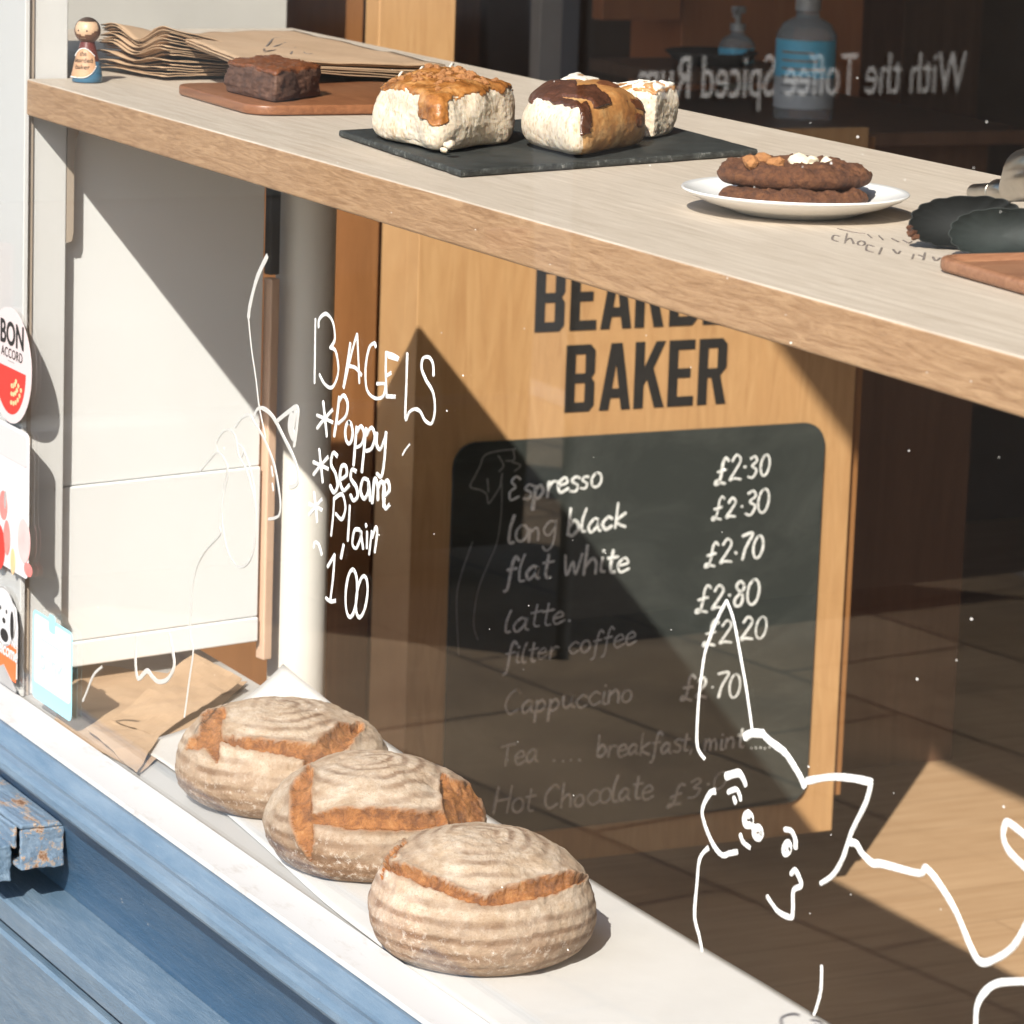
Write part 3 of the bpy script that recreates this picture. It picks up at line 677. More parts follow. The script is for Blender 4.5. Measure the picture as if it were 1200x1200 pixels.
SF = {
 'a': (1.0, [[(.8, .85), (.45, 1), (.08, .5), (.3, 0), (.72, .45), (.82, .95), (.8, .2), (1, .02)]]),
 'b': (.95, [[(.1, 1.9), (.1, .05)], [(.1, .55), (.45, 1), (.8, .5), (.45, 0), (.1, .12)]]),
 'c': (.9, [[(.8, .8), (.45, 1), (.06, .5), (.4, 0), (.85, .22)]]),
 'e': (.92, [[(.1, .48), (.72, .62), (.5, 1), (.1, .6), (.3, 0), (.85, .22)]]),
 'f': (.8, [[(.85, 1.65), (.6, 1.95), (.4, 1.3), (.3, -.5), (.05, -.75)], [(.1, .95), (.75, 1.02)]]),
 'g': (1.0, [[(.8, .9), (.4, 1), (.06, .5), (.4, .08), (.78, .6), (.82, .98), (.76, -.5), (.4, -.9), (.1, -.6)]]),
 'h': (1.0, [[(.12, 1.9), (.1, 0)], [(.12, .5), (.5, 1), (.75, .7), (.78, 0)]]),
 'i': (.5, [[(.2, 1), (.2, .15), (.42, .05)], [(.2, 1.4), (.24, 1.48)]]),
 'k': (.95, [[(.1, 1.9), (.1, 0)], [(.75, 1.05), (.14, .5), (.85, 0)]]),
 'l': (.5, [[(.3, 1.9), (.1, 1.0), (.15, .1), (.45, .05)]]),
 'm': (1.3, [[(.1, 1), (.1, 0)], [(.1, .6), (.4, 1), (.55, .6), (.55, 0)], [(.56, .6), (.85, 1), (1.05, .6), (1.1, 0)]]),
 'n': (1.0, [[(.1, 1), (.1, 0)], [(.1, .6), (.5, 1), (.75, .7), (.8, 0)]]),
 'o': (.92, [ell(.42, .5, .36, .5, 100, 470)]),
 'p': (.95, [[(.12, 1), (.1, -.9)], [(.12, .6), (.5, 1.02), (.82, .5), (.45, 0), (.1, .15)]]),
 'r': (.75, [[(.12, 1), (.1, 0)], [(.1, .55), (.4, .98), (.7, .9)]]),
 's': (.8, [[(.7, .88), (.4, 1), (.15, .75), (.6, .4), (.5, .02), (.08, .1)]]),
 't': (.7, [[(.35, 1.6), (.3, .2), (.6, .05)], [(.05, 1.05), (.7, 1.1)]]),
 'u': (1.0, [[(.1, 1), (.12, .25), (.4, 0), (.72, .4), (.78, 1), (.78, .1), (.95, .02)]]),
 'w': (1.2, [[(.08, 1), (.25, .05), (.55, .8), (.8, .05), (1.05, 1)]]),
 'W': (1.3, [[(.05, 1.5), (.28, .05), (.6, 1.0), (.85, .05), (1.15, 1.5)]]),
 'y': (.95, [[(.1, 1), (.2, .3), (.5, .2), (.8, 1)], [(.8, 1), (.6, -.5), (.2, -.8)]]),
 'C': (1.2, [[(1.0, 1.5), (.65, 1.8), (.15, 1.2), (.1, .5), (.45, 0), (1.0, .3)]]),
 'E': (1.1, [[(.85, 1.5), (.5, 1.75), (.2, 1.4), (.55, .95), (.15, .6), (.3, 0), (.9, .2)]]),
 'T': (1.1, [[(.0, 1.6), (1.1, 1.75)], [(.55, 1.7), (.5, 0)]]),
 'H': (1.25, [[(.15, 1.8), (.0, 0)], [(1.0, 1.8), (.85, 0)], [(.05, .85), (1.0, .95)]]),
 '.': (.45, [[(.15, .05), (.2, .08)]]), ',': (.5, [[(.2, .1), (.1, -.3)]]), ' ': (.7, []),
 '\u00b7': (.5, [[(.15, .75), (.22, .78)]]),
 '0': (1.05, [ell(.45, .85, .4, .85, 100, 470)]), '2': (1.05, [[(.1, 1.3), (.4, 1.7), (.75, 1.3), (.4, .6), (.05, .05), (.4, .12), (.9, 0)]]),
 '3': (1.0, [[(.1, 1.55), (.5, 1.7), (.7, 1.3), (.3, .95), (.75, .6), (.5, .02), (.05, .15)]]),
 '5': (1.0, [[(.8, 1.7), (.2, 1.65), (.15, 1.0), (.6, 1.0), (.7, .4), (.3, 0), (.05, .2)]]),
 '7': (1.0, [[(.05, 1.6), (.8, 1.7), (.4, .8), (.25, 0)]]), '8': (1.0, [[(.7, 1.4), (.4, 1.7), (.15, 1.35), (.65, .7), (.6, .1), (.25, .05), (.15, .5), (.65, 1.1), (.7, 1.4)]]),
 '\u00a3': (1.15, [[(.95, 1.6), (.7, 1.85), (.5, 1.5), (.45, .6), (.3, 0), (.02, -.05), (.1, .2), (.4, .05), (.85, -.1)], [(.1, .85), (.8, .95)]])}
def write(mb, txt, p0, p1, xh, wd, jit=.09, slant=.08, lift=0):
    """handwriting between two baseline readings on the chalk panel; xh = x height in metres"""
    a, b = onX(*p0, XC), onX(*p1, XC); tot = sum(SF[c][0] for c in txt); ln = (b - a).length; k = ln / tot; e = (b - a).normalized(); x = 0
    for c in txt:
        ad, sts = SF[c]; dy = random.uniform(-jit, jit); sc = 1 + random.uniform(-jit, jit) * 1.5
        for st in sts:
            pts = [a + e * ((x + px * sc + py * slant) * k) + Vector((0, 0, (py * sc + dy) * xh)) for px, py in st]
            ribbon(mb, pts, (1, 0, 0), wd * .64 * random.uniform(.75, 1.25), .0004, 5)
        x += ad
for txt, p0, p1, xh, wd in (
    ('Espresso', (594, 588), (706, 571), .026, .0042), ('long black', (594, 638), (735, 616), .026, .0042), ('flat White', (591, 683), (738, 668), .026, .0040),
    ('latte.', (590, 742), (672, 728), .024, .0028), ('filter coffee', (590, 780), (745, 755), .022, .0028), ('Cappuccino', (590, 838), (742, 822), .024, .0030),
    ('Tea', (585, 898), (630, 893), .024, .0028), ('....', (645, 893), (685, 890), .024, .0028), ('breakfast, mint', (698, 888), (872, 876), .022, .0030), ('.....', (878, 878), (905, 876), .022, .0030), ('Hot Chocolate', (578, 955), (765, 935), .025, .0030), ('\u00a33\u00b70', (782, 945), (855, 920), .021, .0028),
    ('\u00a32\u00b730', (838, 566), (904, 556), .0255, .0036), ('\u00a32\u00b730', (834, 610), (901, 600), .0245, .0036), ('\u00a32\u00b770', (826, 664), (896, 652), .0255, .0034),
    ('\u00a32\u00b780', (815, 716), (890, 706), .0265, .0032), ('\u00a32\u00b720', (824, 756), (900, 746), .0255, .0032), ('\u00a32\u00b770', (798, 818), (868, 818), .026, .0034)):
    cw = MB(); write(cw, txt, p0, p1, xh, wd); cw.build('chalk_line', M['chalk'], cbd, recalc=False)
cf = MB()
def zf(p, wd=.0016): ribbon(cf, [onX(*q, XC) for q in T(500, 480, 4, p)], (1, 0, 0), wd, .0003)
zf([(415, 185), (330, 195), (272, 215), (250, 265), (225, 315), (205, 362), (255, 378), (282, 400), (290, 440), (330, 385), (352, 345)])
zf([(405, 185), (410, 235), (370, 240)]); zf([(335, 215), (360, 260), (340, 290)]); zf([(285, 325), (290, 385)]); zf([(400, 245), (440, 262), (410, 290)]); zf([(355, 300), (345, 360)])
zf([(352, 345), (350, 480), (330, 620), (290, 720), (240, 850), (220, 1000), (240, 1080)], .0011); zf([(215, 620), (160, 780), (140, 900), (150, 1150)], .0011)
cf.build('faint_chalk_drawing', M['chalk_faint'], cbd, recalc=False)

# ------------------------------------------------------------------ the shop behind
tag(MB().box(-6.31, -6.25, onX(445, 0, -6.25).y, onX(535, 0, -6.25).y, ZF, 3.0, bev=.003).build('timber_post', M['maple']), 'tall pale timber post rising behind the shelf left of the menu board', 'post')
tag(MB().box(-6.27, -6.22, onX(386, 400, -6.22).y, onX(441, 400, -6.22).y, ZF, .62, bev=.002).build('cabinet_end', M['brown_wood']), 'brown wooden cabinet end between the white column and the menu board', 'cabinet')
tag(MB().box(-6.6, -6.55, .995, 1.343, ZF, 2.6, bev=.002).build('door_panel', M['brown_wood']), 'brown wooden panel behind the brown paper bags left of the timber post', 'panel')
tag(MB().box(-6.33, -6.3, .64, 1.075, .752, 1.4, bev=.002).build('blind_panel', M['shaded_grey']), 'white panel with its shade painted in as grey, above the stack of paper bags at the top left', 'panel')
tag(MB().box(-6.66, -6.62, .3, 1.2, ZF, .80).build('dark_cabinet', M['dark_wood']), 'dark low cabinet behind the peg doll and paper bags', 'cabinet')
ct = empty('shop_counter', (-7.1, 2.6, ZF), 'dark wooden shop counter behind the shelf carrying the pump bottles', 'counter')
MB().box(-7.6, -6.7, 2.15, 3.0, .4762, .5062, bev=.003).build('worktop', M['dark_wood'], ct)
MB().box(-7.5, -6.8, 2.2, 2.95, ZF, .476).build('cabinet', M['dark_wood'], ct)
tag(MB().box(-8.0, -7.75, 2.72, 3.22, .30, 2.4, bev=.004).build('wall_cupboard', M['red_wood']), 'reddish brown wall cupboard behind the pump bottles', 'cupboard')
tag(MB().box(-8.4, -8.2, 2.1, 2.42, .1, 2.4, bev=.004).build('brown_cupboard', M['dark_wood']), 'tall dark brown cupboard above the chocolate bun', 'cupboard')

def back_thing(name, px0, px1, py0, py1, X, m, label, cat, dx=.05):
    a, b = onX(px0, py1, X), onX(px1, py0, X)
    return tag(MB().box(X - dx, X, a.y, b.y, a.z, b.z, bev=.004).build(name, m), label, cat)
back_thing('reflection_bar', 628, 668, -200, 160, -7.9, M['taupe'], 'narrow greyish upright bar added for a hazy reflection above the chocolate bun', 'board')  # solid bar added in place of a hazy lighter reflection
back_thing('storage_box', 705, 800, -40, 24, -7.7, M['red_wood'], 'reddish wooden box high in the dark shop above the chocolate bun', 'box')
back_thing('dark_shelf_unit', 1050, 1165, -200, 190, -8.3, M['dark_wood'], 'dark wooden shelf unit in the back of the shop at the top right', 'shelf unit', .3)
q_ = onX(833, 76, -7.3)
tag(MB().lathe([(0, 0), (.06, 0), (.085, .012), (.105, .03), (.10, .032), (.08, .018), (0, .012)], q_, 40).build('dark_bowl', M['near_black'], None, True), 'dark shallow bowl in the shop left of the pump bottles', 'bowl')
q2_ = q_.copy()
tag(MB().box(q_.x - .2, q_.x + .12, q_.y - .2, q_.y + .18, q_.z - .03, q_.z - .001, bev=.003).build('wall_shelf', M['dark_wood']), 'dark wooden wall shelf carrying the dark bowl', 'shelf')
def pump_bottle(px0, px1, pyb, X, label, group):
    pb_ = onX((px0 + px1) / 2, pyb, X); r_ = (onX(px1, pyb, X) - onX(px0, pyb, X)).length / 2 * .96
    e = empty('pump_bottle', pb_, label, 'bottle', group); h = r_ * 3.6
    MB().lathe([(0, 0), (r_ * .95, 0), (r_, r_ * .1), (r_, h * .78), (r_ * .8, h * .88), (r_ * .4, h * .94), (r_ * .36, h)], pb_, 32).build('bottle_body', M['clear_plastic'], e, True, sharp=40)
    rows = [[pb_ + Vector((r_ * 1.02 * math.cos(R(a)), r_ * 1.02 * math.sin(R(a)), z)) for a in range(-110, 41, 10)] for z in (h * .12, h * .40)]
    MB().grid(rows).build('white_label', M['sticker_white'], e, True)
    rows = [[pb_ + Vector((r_ * 1.02 * math.cos(R(a)), r_ * 1.02 * math.sin(R(a)), z)) for a in range(-110, 41, 10)] for z in (h * .40, h * .74)]
    MB().grid(rows).build('blue_label', M['label_blue'], e, True)
    lt = MB()
    for k in range(6):
        rows = [[pb_ + Vector((r_ * 1.03 * math.cos(R(a)), r_ * 1.03 * math.sin(R(a)), h * (.62 - .075 * k) + dz)) for a in range(-80, -9 + (k % 3) * 9, 8)] for dz in (0, h * .022)]
        lt.grid(rows)
    lt.build('label_print', M['grey_ink'], e, True)
    MB().lathe([(r_ * .42, h), (r_ * .42, h * 1.1), (r_ * .16, h * 1.11), (r_ * .16, h * 1.26), (r_ * .4, h * 1.27), (r_ * .4, h * 1.36), (0, h * 1.37)], pb_, 24).build('pump_collar', M['pump_white'], e, True, sharp=40)
    MB().tube([pb_ + Vector((0, 0, h * 1.31)), pb_ + Vector((r_ * .6, -r_ * .5, h * 1.31)), pb_ + Vector((r_ * .95, -r_ * .8, h * 1.24))], r_ * .12).build('pump_spout', M['pump_white'], e, True)
pump_bottle(909, 972, 140, -7.0, 'clear pump bottle with blue and white label, the more visible one on the counter', 'pump bottles on the counter')
pump_bottle(842, 880, 112, -7.35, 'second pump bottle half hidden left of the clear labelled bottle', 'pump bottles on the counter')

# ------------------------------------------------------------------ stickers on the glass
YK = -.0066
def flat(polys, px, py, name, m, parent, lift=0, ext=.0003, k=1):
    """flat outline in metres placed on the outer face of the glass at a reading"""
    mb = MB(); c = onY(px, py, YK - lift)
    place(mb, curve_mesh(polys, ext), c, (1, 0, 0), (0, 0, 1), k, k)
    return mb.build(name, m, parent)
def gtext(mb, txt, c, size, lift, bold=0.0, align='CENTER', ux=(1, 0, 0), uy=(0, 0, 1), space=1, shear=0):
    place(mb, text_mesh(txt, size, .00015, bold, align, space, shear), Vector((c[0], YK - lift, c[1])), ux, uy)
c = onY(12, 428, YK)
e = empty('round_sticker', c, 'round pale pink sticker with black lettering and a red bowl shape', 'sticker')
flat([disc(.083, .0775, 48)], 12, 428, 'sticker_disc', M['sticker_pink'], e)
bowl = [(x, z) for x, z in disc(.060, .062, 30, math.pi, 2 * math.pi)]
flat([[(x, z + .0) for x, z in bowl]], 12, 431, 'red_bowl', M['red'], e, .0006)
db = MB()
for rr, k0, n_ in ((.020, 205, 4), (.031, 200, 5), (.043, 198, 6)):
    for k in range(n_):
        a = R(265 + k * 80 / n_); q = Vector((c.x + .012 + rr * math.cos(a) * .9, YK - .0014, c.z - .006 + rr * math.sin(a)))
        place(db, curve_mesh([disc(.0042, .0034, 8)], .0001), q, (1, 0, 0), (0, 0, 1))
db.build('bowl_dots', M['tan'], e)
tx = MB(); gtext(tx, 'BON', (c.x + .008, c.z + .028), .044, .0008, .0009); gtext(tx, 'ACCORD', (c.x + .008, c.z + .010), .0185, .0008, .0, space=1.1)
tx.build('sticker_lettering', M['ink'], e)
flat([[( -.012, 0), (.012, 0), (.012, .0012), (-.012, .0012)]], 13, 424, 'thin_rule', M['grey_ink'], e, .0006)

c = onY(15, 590, YK)
e = empty('fruit_poster', c, 'white rectangular poster with red berries stuck to the left edge of the glass', 'poster')
flat([rrect(-.155, .063, -.092, .105, .012)], 15, 590, 'poster_sheet', M['sticker_white'], e)
flat([rrect(-.150, .055, .058, .100, .008)], 15, 590, 'pink_band', M['sticker_pink'], e, .0006)
for nm, m, px, py, rx, ry in (('dark_berry', 'soft_red', 4, 592, .016, .020), ('red_berry', 'red', -2, 640, .026, .032), ('pale_berry', 'pale_red', 28, 634, .024, .030), ('red_berry', 'soft_red', 8, 630, .013, .024), ('pale_leaf', 'tan', 15, 658, .009, .018), ('pale_berry', 'soft_red', 33, 668, .016, .009)):
    flat([disc(rx, ry, 24)], px, py, nm, M[m], e, .0006 + random.random() * .0004)
flat([disc(.004, .013, 10)], 6, 586, 'berry_stalk', M['grey_ink'], e, .0014)

c = onY(4, 740, YK)
e = empty('dog_sticker', c, 'small white sticker with a dog face on orange, left of the pale blue card', 'sticker')
flat([[(-.06, -.052), (.055, -.052), (.057, .02), (.050, .045), (.02, .056), (-.06, .056)]], 4, 742, 'sticker_base', M['sticker_white'], e)
flat([[(-.06, -.040), (.050, -.046), (.052, .004), (.02, .002), (-.06, .012)]], 4, 752, 'orange_panel', M['orange'], e, .0006)
flat([disc(.047, .041, 28)], 4, 722, 'dog_outline', M['grey_ink'], e, .0012)
flat([disc(.044, .038, 28)], 4, 722, 'dog_face', M['sticker_white'], e, .0016)
dg = MB()
for dx, dz, rx, ry in ((.040, -.004, .007, .020), (.018, .010, .003, .0032), (-.006, .011, .003, .0032), (.008, -.004, .006, .004), (.010, -.024, .016, .009)):
    q = onY(4, 722, YK); place(dg, curve_mesh([disc(rx, ry, 16)], .0001), (q.x + dx, YK - .0022, q.z + dz), (1, 0, 0), (0, 0, 1))
dg.build('dog_features', M['ink'], e)
tx = MB(); q = onY(6, 760, YK); gtext(tx, "YOU'RE", (q.x + .018, q.z + .010), .018, .0014); gtext(tx, 'Welcome', (q.x, q.z - .008), .026, .0014, .0006, shear=.3)
tx.build('sticker_lettering', M['sticker_white'], e)
flat([[(-.05, 0), (.0, .02), (.05, -.004), (.05, -.008), (-.05, -.008)]], 4, 795, 'dark_flourish', M['grey_ink'], e, .0014)

c = onY(61, 779, YK)
e = empty('blue_card', c, 'pale blue and white card stuck low on the glass above the sill', 'card')
kx = (onY(84, 790, YK).x - onY(38, 770, YK).x) / 2; kz = (onY(38, 712, YK).z - onY(38, 815, YK).z) / 2
flat([rrect(-kx, kx, -kz, kz, .010)], 61, 779, 'card_sheet', M['cyan'], e)
flat([rrect(-kx + .006, kx - .006, -kz + .022, kz - .005, .006)], 61, 779, 'white_field', M['sticker_white'], e, .0006)
flat([rrect(-.012, .012, -.010, .014, .006)], 61, 733, 'blue_tab', M['cyan'], e, .0012)
tx = MB(); gtext(tx, 'blink', (c.x, c.z - .014), .044, .0012)
tx.build('card_lettering', M['cyan_pale'], e)
flat([[(-.045, 0), (.045, 0), (.045, .0016), (-.045, .0016)]], 61, 757, 'thin_rule', M['cyan_pale'], e, .0012)

# ------------------------------------------------------------------ rusty iron channel on the sill rail
def Pq(px, py, dy=0): return onY(px, py, -.108 + dy)
e = empty('iron_hinge', (-4.32, -.1, -.14), 'rusty iron channel with flaking blue paint fixed to the blue sill rail', 'hinge')
def noisy_box(x0, x1, y0, y1, z0, z1, amp=.0015, n=10):
    bm = bmesh.new(); bmesh.ops.create_cube(bm, size=1)
    for v in bm.verts: v.co = Vector((x0 + (v.co.x + .5) * (x1 - x0), y0 + (v.co.y + .5) * (y1 - y0), z0 + (v.co.z + .5) * (z1 - z0)))
    bmesh.ops.bevel(bm, geom=bm.edges[:], offset=.0025, segments=3, profile=.5, affect='EDGES')
    bmesh.ops.subdivide_edges(bm, edges=[x for x in bm.edges if x.calc_length() > .02], cuts=n, use_grid_fill=True)
    for v in bm.verts: v.co += Vector((FB(v.co, 90), FB(v.co + Vector((5, 1, 2)), 90), FB(v.co + Vector((1, 7, 3)), 90))) * amp
    return MB().addbm(bm)
hx = onY(68, 1000, -.105).x - .10; hz1 = onY(58, 984, -.105).z; hz0 = onY(68, 1046, -.105).z; YF = -.118
noisy_box(-4.9, hx, YF, -.060, hz1 - .006, hz1).build('top_plate', M['rust'], e)
noisy_box(-4.9, hx - .02, YF - .003, YF + .003, hz1 - .036, hz1 - .0062).build('front_lip', M['rust'], e)
noisy_box(hx - .006, hx, YF, -.060, hz0, hz1 - .0062).build('end_plate', M['rust'], e)
noisy_box(-4.9, hx - .0065, YF, -.060, hz0 - .001, hz0 + .005).build('bottom_plate', M['rust'], e)
noisy_box(-4.9, onY(6, 1020, -.13).x, -.150, -.1215, hz0 - .02, hz0 + .028).build('blue_block', M['blue_paint'], e)

# ------------------------------------------------------------------ paper on the ledge
def loft(L_, R_, nc, zf, name, m, label, cat, thick=.0008, wob=.001, rows_per=6):
    Ls, Rs = catmull(L_, rows_per), catmull(R_, rows_per); rows = []
    for i, (a, b) in enumerate(zip(Ls, Rs)):
        row = []
        for j in range(nc + 1):
            t = j / nc; p = a.lerp(b, t); p = Vector((p.x, p.y, zf(a.z, b.z, t)))
            p.z += wob * (1 + FB(p, 9, 3)) * .5; row.append(p)
        rows.append(row)
    mb = MB().grid(rows); o = mb.build(name, m, None, True)
    sm = o.modifiers.new('thickness', 'SOLIDIFY'); sm.thickness = thick; sm.offset = 1
    return tag(o, label, cat)
def zc_(p, z): return onZ(p[0], p[1], z)
Lp = [zc_((152, 872), .006), zc_((205, 905), .003), zc_((300, 985), .002), zc_((400, 1075), .002), zc_((573, 1200), .002), Vector((-2.6, .008, .002)), Vector((-2.0, .008, .002))]
Rp = [zc_((332, 779), .075), zc_((408, 840), .045), zc_((482, 890), .018), zc_((580, 962), .004), Vector((-3.3, .333, .002)), Vector((-2.6, .333, .002)), Vector((-2.0, .333, .002))]
loft(Lp, Rp, 30, lambda a, b, t: a + (b - a) * t ** 2.6, 'baking_paper', M['parchment'], 'sheet of white baking paper under the loaves with its far end curling up', 'paper', .0005, .0016)

bag = empty('kraft_bag', (-4.7, .15, 0), 'creased brown paper bag lying open on the ledge below the white panel', 'paper bag')
def sheet(corners, n, name, sag=.004, par=bag, m='kraft', nx=16, s=16):
    a, b, c_, d_ = corners; rows = []
    for i in range(nx + 1):
        u = i / nx; row = []
        for j in range(n + 1):
            v = j / n; p = a.lerp(b, v).lerp(d_.lerp(c_, v), u); p = Vector(p); p.z += sag * FB(p, s, 4); row.append(p)
        rows.append(row)
    o = MB().grid(rows).build(name, M[m], par, False); sm = o.modifiers.new('thickness', 'SOLIDIFY'); sm.thickness = .0006; return o
sheet([zc_((60, 852), .003), zc_((92, 778), .004), zc_((290, 800), .004), zc_((165, 905), .003)], 16, 'lower_sheet', .002)
sheet([zc_((130, 843), .012), zc_((228, 765), .045), zc_((284, 797), .022), zc_((186, 862), .010)], 16, 'raised_sheet', .005)
sheet([zc_((100, 852), .014), zc_((130, 843), .018), zc_((186, 862), .014), zc_((160, 905), .008)], 10, 'folded_flap', .004)

# ------------------------------------------------------------------ loaves
def seg_dist(x, y, pl):
    best = (1e9, 0, 1)
    n = len(pl) - 1
    for i in range(n):
        (x0, y0, w0), (x1, y1, w1) = pl[i], pl[i + 1]
        dx, dy = x1 - x0, y1 - y0; L2 = dx * dx + dy * dy
        t = max(0, min(1, ((x - x0) * dx + (y - y0) * dy) / L2)) if L2 else 0
        d_ = math.hypot(x - x0 - t * dx, y - y0 - t * dy); w_ = (w0 + (w1 - w0) * t) * 1.22
        if d_ / w_ < best[0] / best[2]: best = (d_, 0, w_)
    return best[0] / best[2]
def loaf(pxL, pxR, cx, base_py, Hh, scores, rings, label, seed, stretch=1.0, lowamt=.5, tilt=0):
    # where it stands: centre such that its outline meets the readings
    pl, pr = zc_((pxL[0], pxL[1]), .05), zc_((pxR[0], pxR[1]), .05)
    rad = (pr - pl).length / 2; cen = (pl + pr) / 2; cen.z = .0035
    prof = catmull([Vector(q + (0,)) for q in [(0, 0), (.45, 0), (.70, .0), (.83, .03), (.95, .15), (1.0, .34), (.965, .54), (.85, .73), (.66, .87), (.42, .955), (.2, .99), (0, 1.0)]], 14)
    seg = 340; verts = []; cr = []; rg = []; lw = []; lp = []; rows = []
    for pi, q in enumerate(prof):
        row = []
        s_ = pi / (len(prof) - 1)
        for j in range(seg):
            a = 2 * math.pi * j / seg; ca, sa = math.cos(a), math.sin(a)
            rr = q.x * rad * (1 + .045 * noise.noise(Vector((ca * 1.1 + seed, sa * 1.1, q.y))) ); z = q.y * Hh * (1 + .05 * noise.noise(Vector((ca * q.x * 1.3, sa * q.x * 1.3, seed))) * (q.y > .4))
            p = Vector((cen.x + rr * ca, cen.y + rr * sa * stretch, cen.z + z))
            nrm = Vector((ca * (1 - q.y * .8), sa * (1 - q.y * .8), q.y * 1.1 - .2)).normalized()
            g_ = min(1, q.y * 8)
            p += nrm * ((.0026 * FB(p + Vector((seed, 0, 0)), 24, 5) + .0009 * FB(p + Vector((0, seed, 0)), 120, 3)) * g_)
            X_, Y_p = proj(p)
            m_ = 0; groove = 0; ridge = 0
            if (p - CAM).dot(nrm) < .6:
                wx = 2.4 * noise.noise(p * 110) + 3.0 * noise.noise(p * 32)
                for sc in scores:
                    k = seg_dist(X_ + wx * .5, Y_p + wx, sc)
                    m_ = max(m_, max(0, min(1, (1.06 - k) * 9)))
                    if k < 1: groove = max(groove, .0075 * (1 - k ** 3))
                    elif k < 1.75: ridge = max(ridge, (1.75 - k) / .75)
            p -= nrm * groove
            if groove > 0: p += nrm * (.0019 * FB(p, 70, 4) + .0035 * max(0, 1 - groove / .0075))
            else: p += nrm * .0040 * ridge ** 2
            # banneton lines: thin dark bands winding up the side and over the top
            ph = s_ * rings + .10 * a / math.pi + .30 * noise.noise(Vector((ca * 1.5, sa * 1.5, s_ * 4 + seed))) + .10 * noise.noise(p * 60)
            wv = abs((ph % 1) - .5) * 2
            side_ = max(0, min(1, (.66 - q.y) * 5)) * max(0, min(1, (q.y - .08) * 10)); topk = max(0, min(1, (q.y - .8) * 6))
            band = max(0, min(1, (wv - .42) / .34)) * max(0, min(1, .65 + 1.1 * noise.noise(p * 15) + .5 * noise.noise(p * 55))) * (.50 + .50 * max(side_, topk * .75))
            p -= nrm * .0011 * max(0, wv - .5) * g_
            verts.append(p); cr.append(m_); rg.append(band * (1 - m_)); lw.append(max(0, min(1, (.60 - q.y + .20 * noise.noise(Vector((ca * 2, sa * 2, seed)))) * 3.0)) * lowamt); lp.append(max(0, min(1, ridge ** 4 * .6)) * (1 - m_)); row.append(p)
        rows.append(row)
    mb = MB().grid(rows, 0, True)
    o = mb.build('bread_loaf', M['bread'], None, True, loc=(cen.x, cen.y, 0), attrs={'crust': cr, 'ring': rg, 'low': lw, 'lip': lp}, recalc=True)
    return tag(o, label, 'loaf', 'loaves in the window')
def sc(ox, oy, s, pts): return [(ox + x / s, oy + y / s, w_ / s / 2) for x, y, w_ in pts]
z1 = lambda p: sc(180, 740, 3, p); z2 = lambda p: sc(400, 900, 3, p)
loaf((204, 886), (456, 896), 330, 960, .119,
     [z1([(250, 285, 14), (205, 320, 60), (205, 380, 66), (222, 455, 10)]), z1([(120, 415, 8), (150, 400, 34), (190, 385, 30)]), z1([(235, 378, 14), (330, 396, 30), (420, 412, 44), (500, 415, 48), (570, 430, 50)]), z1([(560, 460, 60), (610, 420, 76), (665, 370, 70), (722, 335, 26)])],
     17, 'sourdough loaf furthest back of the three with a leaf shaped crust mark', 1.3, lowamt=.8)
loaf((311, 966), (562, 956), 436, 1042, .121,
     [z1([(548, 495, 30), (520, 570, 62), (522, 660, 66), (540, 740, 46), (552, 800, 10)]), z1([(556, 655, 26), (680, 662, 66), (830, 664, 66), (1005, 664, 44)]), z1([(1012, 508, 14), (1040, 560, 62), (1075, 600, 110), (1090, 650, 110), (1060, 690, 40)])],
     16, 'sourdough loaf in the middle with broad orange brown slashes', 4.7, lowamt=1.0)
loaf((431, 1062), (696, 1064), 563, 1140, .131,
     [z2([(165, 352, 16), (215, 358, 40), (330, 408, 38), (430, 450, 34), (500, 468, 22)]), z2([(500, 474, 20), (590, 452, 46), (700, 425, 58), (790, 396, 50), (852, 388, 16)]), z2([(140, 390, 6), (165, 330, 18), (228, 266, 10)])],
     17, 'nearest sourdough loaf with a wide V shaped slash across its front', 8.1, lowamt=.6)

# ------------------------------------------------------------------ things on the shelf
def serving_board(name, outline, z0, t, m, label, cat, rim=0, bev=.003, mats=None):
    bm = bmesh.new(); vs = [bm.verts.new((x, y, z0)) for x, y in outline]; f = bm.faces.new(vs)
    if f.normal.z < 0: f.normal_flip()
    r_ = bmesh.ops.extrude_face_region(bm, geom=[f]); top = [v for v in r_['geom'] if isinstance(v, bmesh.types.BMVert)]
    for v in top: v.co.z += t
    bmesh.ops.recalc_face_normals(bm, faces=bm.faces)
    tf = [x for x in bm.faces if all(abs(v.co.z - z0 - t) < 1e-6 for v in x.verts)]
    if rim:
        bmesh.ops.inset_region(bm, faces=tf, thickness=rim, use_even_offset=True)
        tf2 = max((x for x in bm.faces if abs(x.calc_center_median().z - z0 - t) < 1e-6), key=lambda x: x.calc_area())
        bmesh.ops.inset_region(bm, faces=[tf2], thickness=.006, use_even_offset=True)
        for v in tf2.verts: v.co.z -= t * .45
    ed = [x for x in bm.edges if abs(x.verts[0].co.z - x.verts[1].co.z) < 1e-6 and len(x.link_faces) == 2 and x.calc_face_angle() > 1]
    bmesh.ops.bevel(bm, geom=ed, offset=bev, segments=3, profile=.5, affect='EDGES')
    mb = MB().addbm(bm)
    if mats:
        for i, fc in enumerate(mb.f):
            if not all(abs(mb.v[k].z - z0 - t) < 1e-5 for k in fc): mb.mi[i] = 1
    return tag(mb.build(name, mats or m, None, True, sharp=30), label, cat)
def rot_outline(pts, c, a): return [(c[0] + (x - c[0]) * math.cos(a) - (y - c[1]) * math.sin(a), c[1] + (x - c[0]) * math.sin(a) + (y - c[1]) * math.cos(a)) for x, y in pts]

